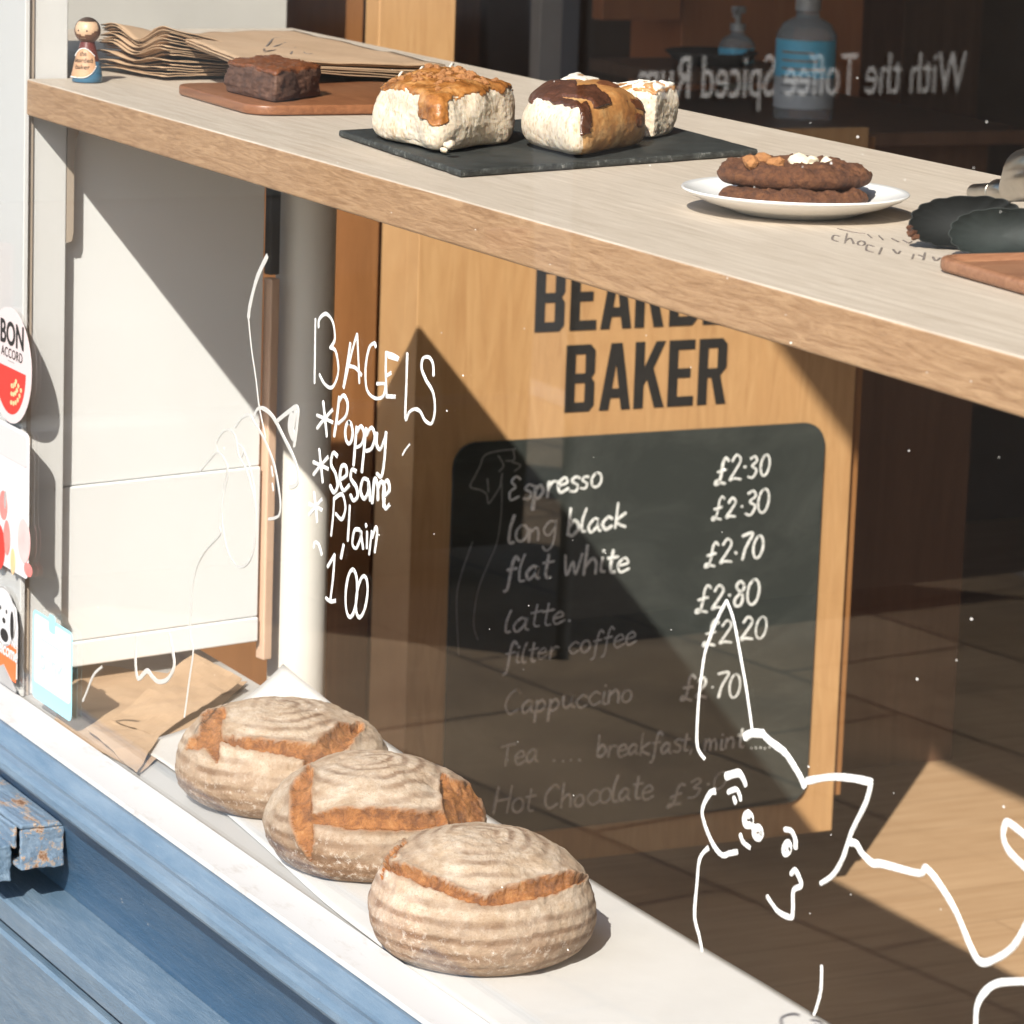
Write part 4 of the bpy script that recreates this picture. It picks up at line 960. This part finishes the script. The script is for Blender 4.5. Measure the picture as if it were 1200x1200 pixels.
serving_board('serving_board', rot_outline(rrect(-4.49, -4.205, .118, .42, .035), (-4.35, .27), R(-2)), ZS + .0008, .0125, M['acacia'], 'reddish brown wooden board with rounded corners under the brownie', 'board')
# slate: four corners read on the shelf
zsl = ZS + .0008
q = [onZ(540, 208, zsl), onZ(888, 182, zsl), onZ(745, 140, zsl), onZ(397, 160, zsl)]
q[2] = q[1] + q[3] - q[0]
out = []
for i in range(4):
    a, b = q[i], q[(i + 1) % 4]
    for k in range(24):
        p = a.lerp(b, k / 24); nrm = Vector((0, 0, 1)).cross((b - a).normalized()); p += nrm * .0016 * FB(p, 60, 3); out.append((p.x, p.y))
serving_board('slate_board', out, zsl, .0075, None, 'dark grey slate board with rough edges under the buns', 'board', bev=.0022, mats=[M['slate'], M['slate_edge']])
tc = onZ(1104, 314, ZS)
serving_board('serving_board', rot_outline(rrect(tc.x + .004, tc.x + .62, tc.y - .017, tc.y + .25, .03), (tc.x, tc.y), R(-4)), ZS + .0008, .013, M['acacia_worn'], 'worn brown wooden tray board at the right edge of the shelf under the tongs', 'board', rim=.007, bev=.004)
ZSL = zsl + .0078

def block(base, h, n=22, rnd=.12, amp=.003, freq=40, top=lambda u, v: 1.0, taper=.0, seed=0, bulge=0, slack=.009):
    """closed lumpy block on four base points; returns MB plus (u,v,w) of each vertex"""
    bm = bmesh.new(); bmesh.ops.create_cube(bm, size=2)
    bmesh.ops.subdivide_edges(bm, edges=bm.edges[:], cuts=n, use_grid_fill=True)
    a, b, c_, d_ = base; uvw = []
    cen = (a + b + c_ + d_) / 4
    for v in bm.verts:
        x, y, z = v.co; L4 = (abs(x) ** 6 + abs(y) ** 6 + abs(z) ** 6) ** (1 / 6)
        k = Vector((x, y, z)) / L4; k = Vector((x, y, z)).lerp(k, min(1, rnd * 5))
        u, w_, t = (k.x + 1) / 2, (k.y + 1) / 2, (k.z + 1) / 2
        t_ = min(max(t, 0), 1)
        s_ = 1 - taper * t_ + bulge * math.sin(math.pi * t_)
        p = a.lerp(b, u).lerp(d_.lerp(c_, u), w_); p = cen + (p - cen) * s_
        p = Vector((p.x, p.y, a.z + t * h * top(u, w_)))
        uvw.append((u, w_, t_)); v.co = p
    bm.normal_update()
    nr = [v.normal.copy() for v in bm.verts]
    for v, n_ in zip(bm.verts, nr):
        p = v.co + Vector((seed, 0, 0)); lift = min(1, max(0, (v.co.z - a.z) / .006))
        v.co = v.co + n_ * amp * FB(p, freq, 5) * lift + n_ * amp * .6 * FB(p, freq * 3.2, 3) * lift
        v.co += Vector((n_.x, n_.y, n_.z * .6)) * slack * noise.noise(p * 19) * lift
        v.co.z = max(v.co.z, a.z)
    bm.normal_update()
    return bm, uvw
def shell(bm, uvw, cond, off, rough=0):
    """faces satisfying cond, pushed out by off, as an icing or crust skin with a closed rim"""
    mb = MB(); idx = {}; bm.verts.index_update(); keep = []
    for f in bm.faces:
        c_ = [sum(uvw[v.index][k] for v in f.verts) / len(f.verts) for k in range(3)]
        if cond(c_[0], c_[1], c_[2], f): keep.append(f)
    use = set(v.index for f in keep for v in f.verts); cnt = {}
    for f in keep:
        for e_ in f.edges: cnt[e_.index] = cnt.get(e_.index, 0) + 1
    bm.edges.index_update()
    cnt = {}
    for f in keep:
        for e_ in f.edges: cnt[e_] = cnt.get(e_, 0) + 1
    rim = set(v.index for e_, k in cnt.items() if k == 1 for v in e_.verts)
    vs = []; 
    for v in bm.verts:
        if v.index in use:
            idx[v.index] = len(vs); k = -.0006 if v.index in rim else off * (1 + rough * FB(v.co, 70, 3)); vs.append(v.co + v.normal * k)
    mb.add(vs, [[idx[v.index] for v in f.verts] for f in keep]); return mb
def tobody(bm):
    mb = MB(); bm.verts.index_update(); mb.add([v.co.copy() for v in bm.verts], [[v.index for v in f.verts] for f in bm.faces]); return mb
def crumbs(pts, sizes, seed=0):
    mb = MB()
    for p, s_ in zip(pts, sizes):
        b2 = bmesh.new(); bmesh.ops.create_icosphere(b2, subdivisions=2, radius=s_)
        for v in b2.verts: v.co = p + Vector((v.co.x, v.co.y, v.co.z * .75)) * (1 + .45 * FB(v.co + p, .9 / s_, 3))
        mb.addbm(b2)
    return mb

# bun with toffee top
zb_ = ZSL
bl_, bm_, br_ = onZ(433, 161, zb_), onZ(512, 182, zb_), onZ(608, 167, zb_)
base = [bm_, br_, br_ + bl_ - bm_, bl_]
e = empty('toffee_bun', (base[0] + base[2]) / 2, 'square torn bun with toffee glaze and biscuit crumbs, left on the slate', 'bun', 'buns on the slate board')
bmx, uvw = block(base, .066, 66, .15, .0012, 70, lambda u, v: 1 + .10 * math.sin(u * 2.8) * math.sin(.4 + v * 2.2) + .05 * noise.noise(Vector((u * 4, v * 4, 2))), .03, 3, .035)
tobody(bmx).build('crumb', M['crumb'], e, True)
drip = lambda u, v: .10 * noise.noise(Vector((u * 7, v * 7, 3))) + (.22 if (u < .12 and v < .3) else 0)
shell(bmx, uvw, lambda u, v, t, f: t > .90 - 1.6 * drip(u, v) or (f.normal.z > .5 and t > .5), .0022, .5).build('toffee_glaze', M['toffee'], e, True)
pts = []; szs = []
topv = [(q_, v_.co.copy()) for q_, v_ in zip(uvw, bmx.verts) if v_.normal.z > .45 and q_[2] > .5]
for i in range(90):
    u, v = random.uniform(.10, .85), random.uniform(.08, .85)
    p = min(topv, key=lambda x: (x[0][0] - u) ** 2 + (x[0][1] - v) ** 2)[1].copy(); p.z += random.uniform(.001, .003); pts.append(p); szs.append(random.choice((.002, .003, .004, .0055)))
crumbs(pts, szs).build('biscuit_crumbs', M['biscuit'], e, False)
for px, py in ((492, 76), (527, 72), (468, 82)):
    p = onZ(px, py + 6, zb_ + .071); MB().tube(catmull([p + Vector((-.015, .012, .001)), p + Vector((0, .003, .003)), p + Vector((.008, -.004, .0))], 6), .0016, 8).build('icing_drizzle', M['icing'], e, True)
bmx.free()
# torn lump of crumb at the foot of the bun's near corner
for px, py, zz, r_ in ((527, 170, .014, .007), (521, 176, .005, .005)):
    crumbs([onZ(px, py, zb_ + zz)], [r_]).build('torn_crumb', M['crumb'], e, True)

# cinnamon bun with chocolate sauce
bl_, bm_, br_ = onZ(610, 171, zb_), onZ(676, 188, zb_), onZ(764, 170, zb_)
base = [bm_, br_, br_ + bl_ - bm_, bl_]
e = empty('chocolate_bun', (base[0] + base[2]) / 2, 'rounded golden bun with chocolate sauce and one torn white side, middle of the slate', 'bun', 'buns on the slate board')
bmx, uvw = block(base, .067, 70, .20, .0009, 34, lambda u, v: .90 + .22 * math.sin(min(1, u * 1.1) * math.pi * .8) * (.6 + .4 * v) - 1.25 * max(0, u - .62) ** 1.6, .05, 11, .07)
body = tobody(bmx)
for i, f in enumerate(bmx.faces):
    c_ = [sum(uvw[v.index][k] for v in f.verts) / len(f.verts) for k in range(3)]
    if c_[0] < .085 and c_[2] < .96: body.mi[i] = 1
body.build('dough', [M['golden'], M['crumb']], e, True)
shell(bmx, uvw, lambda u, v, t, f: (u < .10 and t > .90 + .05 * noise.noise(Vector((v * 9, 0, 0)))) or (t > .80 and (.10 < u + .25 * (v - .5) < .34 + .10 * noise.noise(Vector((u * 6, v * 6, 1))))) or (v < .10 and .06 < u < .17 + .05 * noise.noise(Vector((t * 9, 1, 0))) and t > .42), .0028, .4).build('chocolate_sauce', M['choc_sauce'], e, True)
shell(bmx, uvw, lambda u, v, t, f: t > .8 and ((u - .62) ** 2 / .02 + (v - .30) ** 2 / .02 < 1 + .6 * noise.noise(Vector((u * 12, v * 12, 5)))) or (v < .1 and (u - .78) ** 2 / .006 + (t - .50) ** 2 / .02 < 1) or (u > .62 and v < .3 and t > .70 and noise.noise(Vector((u * 8, v * 8, t * 8))) > -.05 and t < .95), .0012, .4).build('cinnamon_swirl', M['brownie_top'], e, True)
shell(bmx, uvw, lambda u, v, t, f: f.normal.z > .6 and v > .55 and noise.noise(Vector((u * 5, v * 4, 9))) > .02, .0016, .4).build('icing_patch', M['icing'], e, True)
bmx.free()
# third bun behind
bl_, bm_, br_ = onZ(700, 158, zb_), onZ(768, 164, zb_), onZ(793, 156, zb_)
base = [bm_, br_, br_ + bl_ - bm_, bl_]
e = empty('iced_bun', (base[0] + base[2]) / 2, 'small torn bun with white icing half hidden behind the chocolate bun', 'bun', 'buns on the slate board')
bmx, uvw = block(base, .056, 46, .14, .0012, 70, lambda u, v: 1 + .05 * math.sin(v * 5), .03, 21, .02)
tobody(bmx).build('crumb', M['crumb'], e, True)
shell(bmx, uvw, lambda u, v, t, f: t > .93 - .08 * noise.noise(Vector((u * 7, v * 7, 3))), .0018, .5).build('glaze', M['golden'], e, True)
shell(bmx, uvw, lambda u, v, t, f: f.normal.z > .6 and noise.noise(Vector((u * 6, v * 6, 2))) > 0, .0034, .5).build('icing', M['icing'], e, True)
bmx.free()

# brownie
zq = ZS + .0008 + .0128
bl_, bm_, br_ = onZ(262, 107, zq), onZ(322, 121, zq), onZ(377, 113, zq)
base = [bm_, br_, br_ + bl_ - bm_, bl_]
e = empty('brownie', (base[0] + base[2]) / 2, 'dark chocolate brownie square on the reddish brown board', 'cake')
bmx, uvw = block(base, .038, 26, .07, .0030, 55, lambda u, v: 1 + .08 * noise.noise(Vector((u * 3, v * 3, 0))), .02, 31, .01, .003)
tobody(bmx).build('cake', M['brownie'], e, True)
shell(bmx, uvw, lambda u, v, t, f: t > .90 - .12 * noise.noise(Vector((u * 8, v * 8, 3))), .0016, .8).build('shiny_crust', M['brownie_top'], e, True)
bmx.free()

# plate and cookies
pcen = (onZ(798, 218, ZS + .024) + onZ(1066, 227, ZS + .024)) / 2; pr_ = (onZ(1066, 227, ZS + .024) - onZ(798, 218, ZS + .024)).length / 2
pcen.z = ZS + .0006
k = pr_
prof = [(0, .0035), (.45 * k, .0035), (.50 * k, 0), (.54 * k, .0008), (.62 * k, .005), (.80 * k, .011), (.95 * k, .0185), (.995 * k, .022), (k, .0232), (.992 * k, .0242), (.95 * k, .0222), (.80 * k, .0155), (.66 * k, .0105), (.55 * k, .0085), (0, .008)]
tag(MB().lathe(prof, pcen, 72).build('plate', M['porcelain'], None, True), 'round white china plate under the two chocolate cookies', 'plate')
def cookie(px0, px1, py, z, th, label, seed, sq=.84):
    a, b = onZ(px0, py, z + th / 2), onZ(px1, py + 2, z + th / 2); c_ = (a + b) / 2; r_ = (b - a).length / 2; c_.z = z
    e = empty('chocolate_cookie', c_, label, 'cookie', 'cookies on the plate')
    pf = catmull([Vector(x + (0,)) for x in [(0, 0), (.6, 0), (.9, .03), (1.0, .35), (.97, .65), (.85, .88), (.55, .99), (.25, 1.0), (0, .97)]], 12); rows = []
    ax = (b - a).normalized(); ay = Vector((0, 0, 1)).cross(ax); seg = 150
    for q_ in pf:
        row = []
        for j in range(seg):
            t = 2 * math.pi * j / seg; kk = 1 + .07 * noise.noise(Vector((math.cos(t) * 2.4 + seed, math.sin(t) * 2.4, 0))) + .03 * noise.noise(Vector((math.cos(t) * 9 + seed, math.sin(t) * 9, 0)))
            p = c_ + ax * (math.cos(t) * q_.x * r_ * kk) + ay * (math.sin(t) * q_.x * r_ * kk * sq) + Vector((0, 0, q_.y * th))
            k_ = min(1, q_.y * 3); p += Vector((math.cos(t) * q_.x, math.sin(t) * q_.x, q_.y)) * (.0042 * FB(p + Vector((seed, 0, 0)), 90, 6)) * k_ + Vector((0, 0, .004 * noise.noise(p * 26))) * k_ * (1 if q_.y > .6 else 0)
            row.append(p)
        rows.append(row)
    MB().grid(rows, 0, True).build('cookie_dough', M['cookie'], e, True)
    return e, c_, r_
zc1 = pcen.z + .0085
e1, c1_, r1_ = cookie(842, 1015, 229, zc1 + .0025, .0165, 'lower chocolate cookie lying on the white plate', 2.0, .66)
for px, py, r_ in ((903, 238, .008), (990, 233, .006)):
    crumbs([onZ(px, py, zc1 + .008)], [r_]).build('chocolate_chunk', M['choc_chip'], e1, False)
e2, c2_, r2_ = cookie(844, 1017, 201, zc1 + .0188, .023, 'upper chocolate cookie with white chocolate chunks resting on another cookie', 6.0)
for px, py, dz, r_ in ((936, 188, .0425, .011), (950, 190, .0425, .009), (968, 190, .0425, .007), (979, 209, .026, .009), (975, 218, .022, .006)):
    crumbs([onZ(px, py, zc1 + dz)], [r_]).build('white_chunk', M['white_choc'], e2, False)
crumbs([onZ(880, 190, zc1 + .0430), onZ(895, 188, zc1 + .0430), onZ(910, 191, zc1 + .0430)], [.009, .010, .009]).build('biscuit_chunks', M['biscuit'], e2, False)

# tongs: two scalloped paddles on steel arms
e = empty('serving_tongs', onZ(1150, 285, ZS), 'dark scalloped serving tongs with steel arms at the right end of the shelf', 'tongs')
def paddle(px, py, rx, ry, lean, name, depth, rot=0):
    c_ = onZ(px, py + ry * .98, ZS + .002) if depth is None else depth
    ux = RT.copy(); vv = (Vector((0, 0, 1)) * math.cos(lean) - Vector((_f.x, _f.y, 0)).normalized() * -math.sin(lean)).normalized()
    u2 = ux * math.cos(rot) + vv * math.sin(rot); v2 = vv * math.cos(rot) - ux * math.sin(rot)
    nn = u2.cross(v2); s_ = (c_ - CAM).length / FPX; RX, RY = rx * s_, ry * s_
    cc = c_ + vv * RY
    rows = []
    for rr, dz in ((0, -.010), (.3, -.009), (.6, -.0065), (.85, -.002), (.97, .0015), (1.0, .0028), (1.0, .0006), (.85, -.0045), (.6, -.009), (.3, -.0115), (0, -.0125)):
        row = []
        for j in range(120):
            t = 2 * math.pi * j / 120; sc_ = 1 + (.055 * abs(math.sin(t * 8.5)) - .03) * (rr > .8)
            x, y = abs(math.cos(t)) ** .8 * (1 if math.cos(t) > 0 else -1), abs(math.sin(t)) ** .9 * (1 if math.sin(t) > 0 else -1)
            row.append(cc + u2 * (x * RX * rr * sc_) + v2 * (y * RY * rr * sc_) + nn * dz)
        rows.append(row)
    MB().grid(rows, 0, True).build(name, M['silicone' if name == 'far_paddle' else 'silicone_worn'], e, True)
    return cc, u2, v2, nn, RX, RY
p1 = paddle(1134, 262, 66, 31, .45, 'far_paddle', onZ(1134, 292, ZS + .003) + Vector((_f.x, _f.y, 0)) * .012, .03)
p2 = paddle(1172, 270, 62, 29, .42, 'near_paddle', onZ(1173, 299, ZS + .003) - Vector((_f.x, _f.y, 0)) * .012, .02)
for dx_, dz_, r_ in ((-1.0, -.15, .004), (-.96, -.35, .005), (-.9, -.55, .004)):
    crumbs([p1[0] + p1[1] * (p1[4] * dx_) + p1[2] * (p1[5] * dz_)], [r_]).build('cake_crumb', M['cookie'], e, False)
a_, b_ = onZ(1143, 226, ZS + .012), onZ(1182, 224, ZS + .030)
MB().tube([a_, a_.lerp(b_, .55)], .0095, 24).build('arm_socket', M['steel'], e, True, sharp=40)
MB().tube([a_.lerp(b_, .55), a_.lerp(b_, .7), a_.lerp(b_, .9), b_], [.0075, .013, .013, .009], 24).build('hinge_collar', M['steel'], e, True, sharp=40)
h0 = onZ(1172, 240, ZS + .016); MB().tube([b_, onZ(1205, 205, ZS + .05), onZ(1260, 190, ZS + .08), onZ(1400, 200, ZS + .08)], [.012, .027, .030, .02], 24).build('steel_arm', M['steel'], e, True)
MB().tube([p2[0] + p2[1] * p2[4] * .93 + p2[3] * .004, onZ(1232, 262, ZS + .04), onZ(1300, 262, ZS + .07)], [.012, .022, .022], 20).build('textured_grip', M['sticker_white'], e, True)

# peg doll
dc = onZ(102, 96, ZS + .0005); ds = (dc - CAM).length / FPX
e = empty('peg_doll', dc, 'small painted wooden peg doll of a bearded baker at the far end of the shelf', 'figurine')
rb, hb = 17.3 * ds, 47 * ds
face = Vector((CAM.x - dc.x, CAM.y - dc.y, 0)).normalized(); face = Vector((face.x * math.cos(R(-22)) - face.y * math.sin(R(-22)), face.x * math.sin(R(-22)) + face.y * math.cos(R(-22)), 0)); side = Vector((-face.y, face.x, 0))
bp = [(0, 0), (rb * .94, 0), (rb, .0015), (rb * .99, hb * .18), (rb * .86, hb * .42), (rb * .70, hb * .66), (rb * .55, hb * .88), (rb * .46, hb), (0, hb)]
def brad(z):
    for (r0, z0), (r1, z1_) in zip(bp[2:], bp[3:]):
        if z0 <= z <= z1_: return r0 + (r1 - r0) * (z - z0) / (z1_ - z0)
    return bp[7][0]
MB().lathe(bp, dc, 40, 0, face, side).build('body', M['maroon'], e, True, sharp=50)
def patch(f, a0, a1, off, na=28, nz=14):
    """surface patch on the cone: f(angle) gives (z low, z high) as parts of the height"""
    rows = []
    for i in range(nz + 1):
        row = []
        for j in range(na + 1):
            a = a0 + (a1 - a0) * j / na; lo, hi = f(a); z = hb * (lo + (hi - lo) * i / nz); r_ = brad(z) + off
            row.append(dc + face * (r_ * math.cos(a)) + side * (r_ * math.sin(a)) + Vector((0, 0, z)))
        rows.append(row)
    return MB().grid(rows)
apr = lambda a: (.16 + .42 * (max(0, a) / 1.3) ** 2 if a > 0 else .16, .86 - .42 * (abs(a) / 1.3) ** 2)
MB().lathe([(rb * .95, .0003), (rb * 1.012, .0012), (rb * 1.005, hb * .17), (rb * .96, hb * .26)], dc, 40, 0, face, side).build('blue_hem', M['blue_doll'], e, True)
patch(lambda a: (.24, .52 if a > .5 else .26), .5, 1.9, .0007).build('blue_side', M['blue_doll'], e, True)
patch(lambda a: (.13 + .30 * (max(0, a) / 1.1) ** 2, .84 - .20 * (abs(a) / 1.1) ** 2), -1.15, 1.05, .0011).build('apron', M['apron'], e, True)
dots = MB()
for i in range(30):
    a = -1.1 + 2.15 * i / 29; lo = .13 + .30 * (max(0, a) / 1.1) ** 2
    for zz in (lo, .84 - .20 * (abs(a) / 1.1) ** 2):
        r_ = brad(hb * zz) + .0016; p = dc + face * (r_ * math.cos(a)) + side * (r_ * math.sin(a)) + Vector((0, 0, hb * zz))
        b2 = bmesh.new(); bmesh.ops.create_icosphere(b2, subdivisions=1, radius=.00085)
        for v in b2.verts: v.co += p
        dots.addbm(b2)
dots.build('white_dots', M['paint_pen'], e, True)
lt = MB()
for txt, z in (('the', .66), ('bearded', .50), ('baker', .34)):
    vs, fs = text_mesh(txt, .0085, .0001, .0, 'CENTER')
    lt.add([dc + face * ((brad(hb * z + v.y) + .0017) * math.cos(v.x / rb * 1.15)) + side * ((brad(hb * z + v.y) + .0017) * math.sin(v.x / rb * 1.15)) + Vector((0, 0, hb * z + v.y)) for v in vs], fs)
lt.build('apron_lettering', M['ink'], e)
hr = 14.6 * ds; hc = dc + Vector((0, 0, hb + hr * .86))
def ball(c_, r_, cond=None, off=0, seg=36, rn=24):
    mb = MB(); rows = []
    P_ = lambda i, j: (math.pi * i / rn, 2 * math.pi * j / seg)
    vs = []; fs = []
    for i in range(rn + 1):
        for j in range(seg):
            th, ph = P_(i, j); d_ = face * (math.sin(th) * math.cos(ph)) + side * (math.sin(th) * math.sin(ph)) + Vector((0, 0, math.cos(th))); vs.append(c_ + d_ * (r_ + off))
    for i in range(rn):
        for j in range(seg):
            th, ph = P_(i + .5, j + .5); l = (math.sin(th) * math.cos(ph), math.sin(th) * math.sin(ph), math.cos(th))
            if cond is None or cond(*l): fs.append((i * seg + j, (i + 1) * seg + j, (i + 1) * seg + (j + 1) % seg, i * seg + (j + 1) % seg))
    return mb.add(vs, fs)
ball(hc, hr).build('head', M['skin'], e, True, weld=True)
ball(hc, hr, lambda x, y, z: x < .22 - .1 * y or z > .74, .0006).build('hair', M['hair'], e, True, weld=True)
ball(hc, hr, lambda x, y, z: x > .0 and z < -.34 + .45 * y * y and not (abs(y + .05) < .22 and -.62 < z < -.48), .0009).build('beard', M['beard'], e, True, weld=True)
ey = MB()
for s_ in (-.38, .30):
    p = hc + (face * .9 + side * s_ + Vector((0, 0, .02))).normalized() * (hr + .0004); b2 = bmesh.new(); bmesh.ops.create_icosphere(b2, subdivisions=1, radius=.0011)
    for v in b2.verts: v.co += p
    ey.addbm(b2)
ey.build('eyes', M['ink'], e, True)

# stack of kraft bags: each bag a thing
Pa, Pb, Pd = onZ(196, 95, ZS), onZ(478, 88, ZS), onZ(118, 82, ZS)
ex = (Pb - Pa); ey_ = (Pd - Pa)
NB = 17
for kbag in range(NB):
    rows = []; nu, nv = 34, 14; f0 = kbag / (NB - 1); top = kbag == NB - 1
    j1, j2, j3 = random.uniform(-.012, .012), random.uniform(-.02, .02), random.uniform(-.02, .03)
    for i in range(nu + 1):
        u = i / nu; row = []
        for j in range(nv + 1):
            v = j / nv
            hgt = .0045 + f0 * (.047 * (1 - u) ** 2.0 + .008) * (1 + .12 * math.sin(v * 9 + 1))
            # open mouths dip in the middle of the left face
            dip = -.012 * math.exp(-((v - .55) / .25) ** 2) * (1 - u) ** 2 * f0
            p = Pa + ex * (u * (1 + j2 * .5)) + ey_ * (v * (1 + j3)) * (1 + .9 * (u > .0) * u * .35)
            p += ex.normalized() * (j1 * (1 - u)) ; p.z = ZS + .0012 + hgt + dip + .0022 * FB(p + Vector((0, 0, kbag * .7)), 22, 3) * (.35 + .65 * (1 - u)) + kbag * .00022
            if kbag < 2: p.z = max(p.z, ZS + .0012 + kbag * .001)
            row.append(p)
        rows.append(row)
    o = MB().grid(rows).build('paper_bag', M['kraft'], None, True)
    sm = o.modifiers.new('thickness', 'SOLIDIFY'); sm.thickness = .0010; sm.offset = 1
    if False:
        tag(o, 'topmost brown paper bag of the stack with pencilled writing on it', 'paper bag', 'stacked brown paper bags')
        wr = MB()
        def zt(p):
            q3 = [onZ(*c_, ZS + .032) for c_ in T(0, 0, 3, p)]; ribbon(wr, q3, (0, 0, 1), .0013, .0003, lift=.004)
        zt([(925, 190), (960, 150), (985, 150), (1000, 165), (960, 180), (1010, 185), (925, 195)]); zt([(1020, 205), (1040, 180), (1065, 182)]); zt(ell(1085, 195, 20, 10)); zt([(1120, 185), (1130, 212), (1150, 195), (1165, 212), (1180, 205)])
        wr.build('bag_writing', M['pencil'], o, recalc=False)
    elif kbag == 0:
        tag(o, 'bottom brown paper bag of the stack, lying flat on the shelf', 'paper bag', 'stacked brown paper bags')
    else:
        tag(o, 'one of the thin brown paper bags between the top and bottom of the stack', 'paper bag', 'stacked brown paper bags')

tq = [(onZ(205, 42, ZS + .054)), onZ(345, 38, ZS + .036), onZ(522, 79, ZS + .026), onZ(282, 74, ZS + .045)]
for kb in range(6):
    rows = []; dz_ = -.0042 * (5 - kb); jx, jy, jr = [random.uniform(-.008, .008) if kb < 5 else 0 for _ in range(3)]
    for i in range(25):
        row = []
        for j in range(21):
            u, v = i / 24, j / 20; p = tq[0].lerp(tq[3], u).lerp(tq[1].lerp(tq[2], u), v); p.z += dz_ * (.35 + .65 * v + .0) + .0022 * FB(p + Vector((0, 0, kb * .3)), 14, 3) * (1 if kb == 5 else .5) + .0015
            p += Vector((jx + jr * v, jy, 0)); p.z = max(p.z, ZS + .002); row.append(p)
        rows.append(row)
    o = MB().grid(rows).build('paper_bag', M['kraft'], None, True)
    sm = o.modifiers.new('thickness', 'SOLIDIFY'); sm.thickness = .0016; sm.offset = 1
    tag(o, 'topmost brown paper bag of the stack with pencilled writing on it' if kb == 5 else 'one of the thin brown paper bags between the top and bottom of the stack', 'paper bag', 'stacked brown paper bags')
tn = (tq[3] - tq[0]).cross(tq[1] - tq[0]).normalized(); tn = tn if tn.z > 0 else -tn
def onT(px, py):
    d_ = ray(px, py); return CAM + d_ * ((tq[0] - CAM).dot(tn) / d_.dot(tn))
wr = MB()
def zt(p): ribbon(wr, [onT(*c_) for c_ in T(0, 0, 3, p)], tn, .0013, .0003, lift=.0055)
zt([(925, 190), (960, 150), (985, 150), (1000, 165), (960, 180), (1010, 185), (925, 195)]); zt([(1020, 205), (1040, 180), (1065, 182)]); zt(ell(1085, 195, 20, 10)); zt([(1120, 185), (1130, 212), (1150, 195), (1165, 212), (1180, 205)])
wr.build('bag_writing', M['pencil'], o, recalc=False)

# ------------------------------------------------------------------ the street outside (seen only as reflections in the glass)
def virt(px, py, t):
    p = CAM + ray(px, py) * t; return Vector((p.x, -p.y, p.z))
b1, b2_ = virt(1132, 80, 9.7), virt(790, 108, 9.25)
e = empty('pavement_sign', ((b1 + b2_) / 2).xy.to_3d() + Vector((0, 0, ZP)), 'dark banner with white lettering across the pavement, seen reflected in the glass', 'sign')
ud = (b2_ - b1); ud.z = 0; ln = ud.length; ud.normalize(); up = Vector((0, 0, 1))
nn = Vector((-ud.y, ud.x, 0))
if nn.dot(Vector((1, 1, 0))) < 0: nn = -nn
def bar(p, q_, r_): return MB().tube([p, q_], r_, 12)
mb = MB(); a0 = b1 - ud * .45; a1 = b2_ + ud * .25; zt_, zb2 = b1.z + .22, ZP + .1
mb.add([Vector((p.x, p.y, z)) - nn * t_ for p in (a0, a1) for z in (zb2, zt_) for t_ in (.004, .02)], [(0, 1, 3, 2), (4, 6, 7, 5), (0, 4, 5, 1), (2, 3, 7, 6), (0, 2, 6, 4), (1, 5, 7, 3)])
mb.build('banner_sheet', M['banner'], e)
for p in (a0, a1): bar(Vector((p.x, p.y, ZP)) - nn * .012, Vector((p.x, p.y, zt_ + .06)) - nn * .012, .018).build('post', M['rail_black'], e, True)
vs, fs = text_mesh('With the Toffee Spiced Rum', 1, .002)
full = max(v.x for v in vs); vs0, _ = text_mesh('With the Toffee Spiced R', 1, .002); wR = max(v.x for v in vs0)
k = ln / wR
mb = MB(); rightdir = ud
# lettering reads from the shop side
u_dir = ud if ud.cross(up).dot(nn) > 0 else -ud
o_ = b1 if u_dir.dot(ud) > 0 else b2_
place(mb, (vs, fs), Vector((o_.x, o_.y, b1.z - .060)) + nn * .002, u_dir, up, k, k * 1.75)
mb.build('sign_lettering', M['paint_pen'], e)
vn = empty('parked_van', (-11, -2.0, ZP), 'black van parked outside across the pavement, seen only as a dark reflection in the glass', 'van')
vp = [(-8.86, -.84), (-8.84, -.2), (-8.86, .05), (-8.98, .95), (-9.2, 1.02), (-12.2, 1.0), (-12.9, .2), (-13.6, .02), (-13.75, -.25), (-13.75, -.84)]
vb = MB().prism(vp, 'Y', -2.93, -1.25)
vb.build('van_body', M['van_black'], vn)
MB().prism([(-8.858, .12), (-8.95, .82), (-8.975, .82), (-8.885, .12)], 'Y', -2.8, -1.38).build('rear_window', M['window_dark'], vn)
for yy in (-2.86, -1.42):
    MB().box(-8.862, -8.83, yy - .05, yy + .09, -.22, .02, bev=.008).build('tail_light', M['tail_red'], vn)
MB().box(-8.9, -8.80, -2.9, -1.28, -.60, -.42, bev=.03).build('bumper', M['rail_black'], vn)
for xx in (-9.6, -12.8):
    for yy in (-2.90, -1.48):
        MB().lathe([(0, -.10), (.2, -.10), (.31, -.10), (.33, -.07), (.33, .07), (.31, .10), (.2, .10), (0, .10)], (xx, yy, ZP + .33), 28, 0, (1, 0, 0), (0, 0, 1), (0, 1, 0)).build('wheel', M['near_black'], vn, True, sharp=40)

rl = empty('street_railing', (-9, -4.2, ZP), 'black railing at the pavement edge, seen reflected in the glass', 'railing')
r0, r1 = virt(1035, 150, 11.3), virt(1330, 150, 10.6); r0.z = r1.z = 0
MB().tube([r0 + up * (.35), r1 + up * .35], .03).build('top_rail', M['rail_black'], rl, True)
MB().tube([r0 + up * (ZP + .15), r1 + up * (ZP + .15)], .03).build('bottom_rail', M['rail_black'], rl, True)
for i in range(14):
    p = r0.lerp(r1, i / 13); MB().tube([p + up * ZP, p + up * .35], .018).build('rail_bar', M['rail_black'], rl, True)
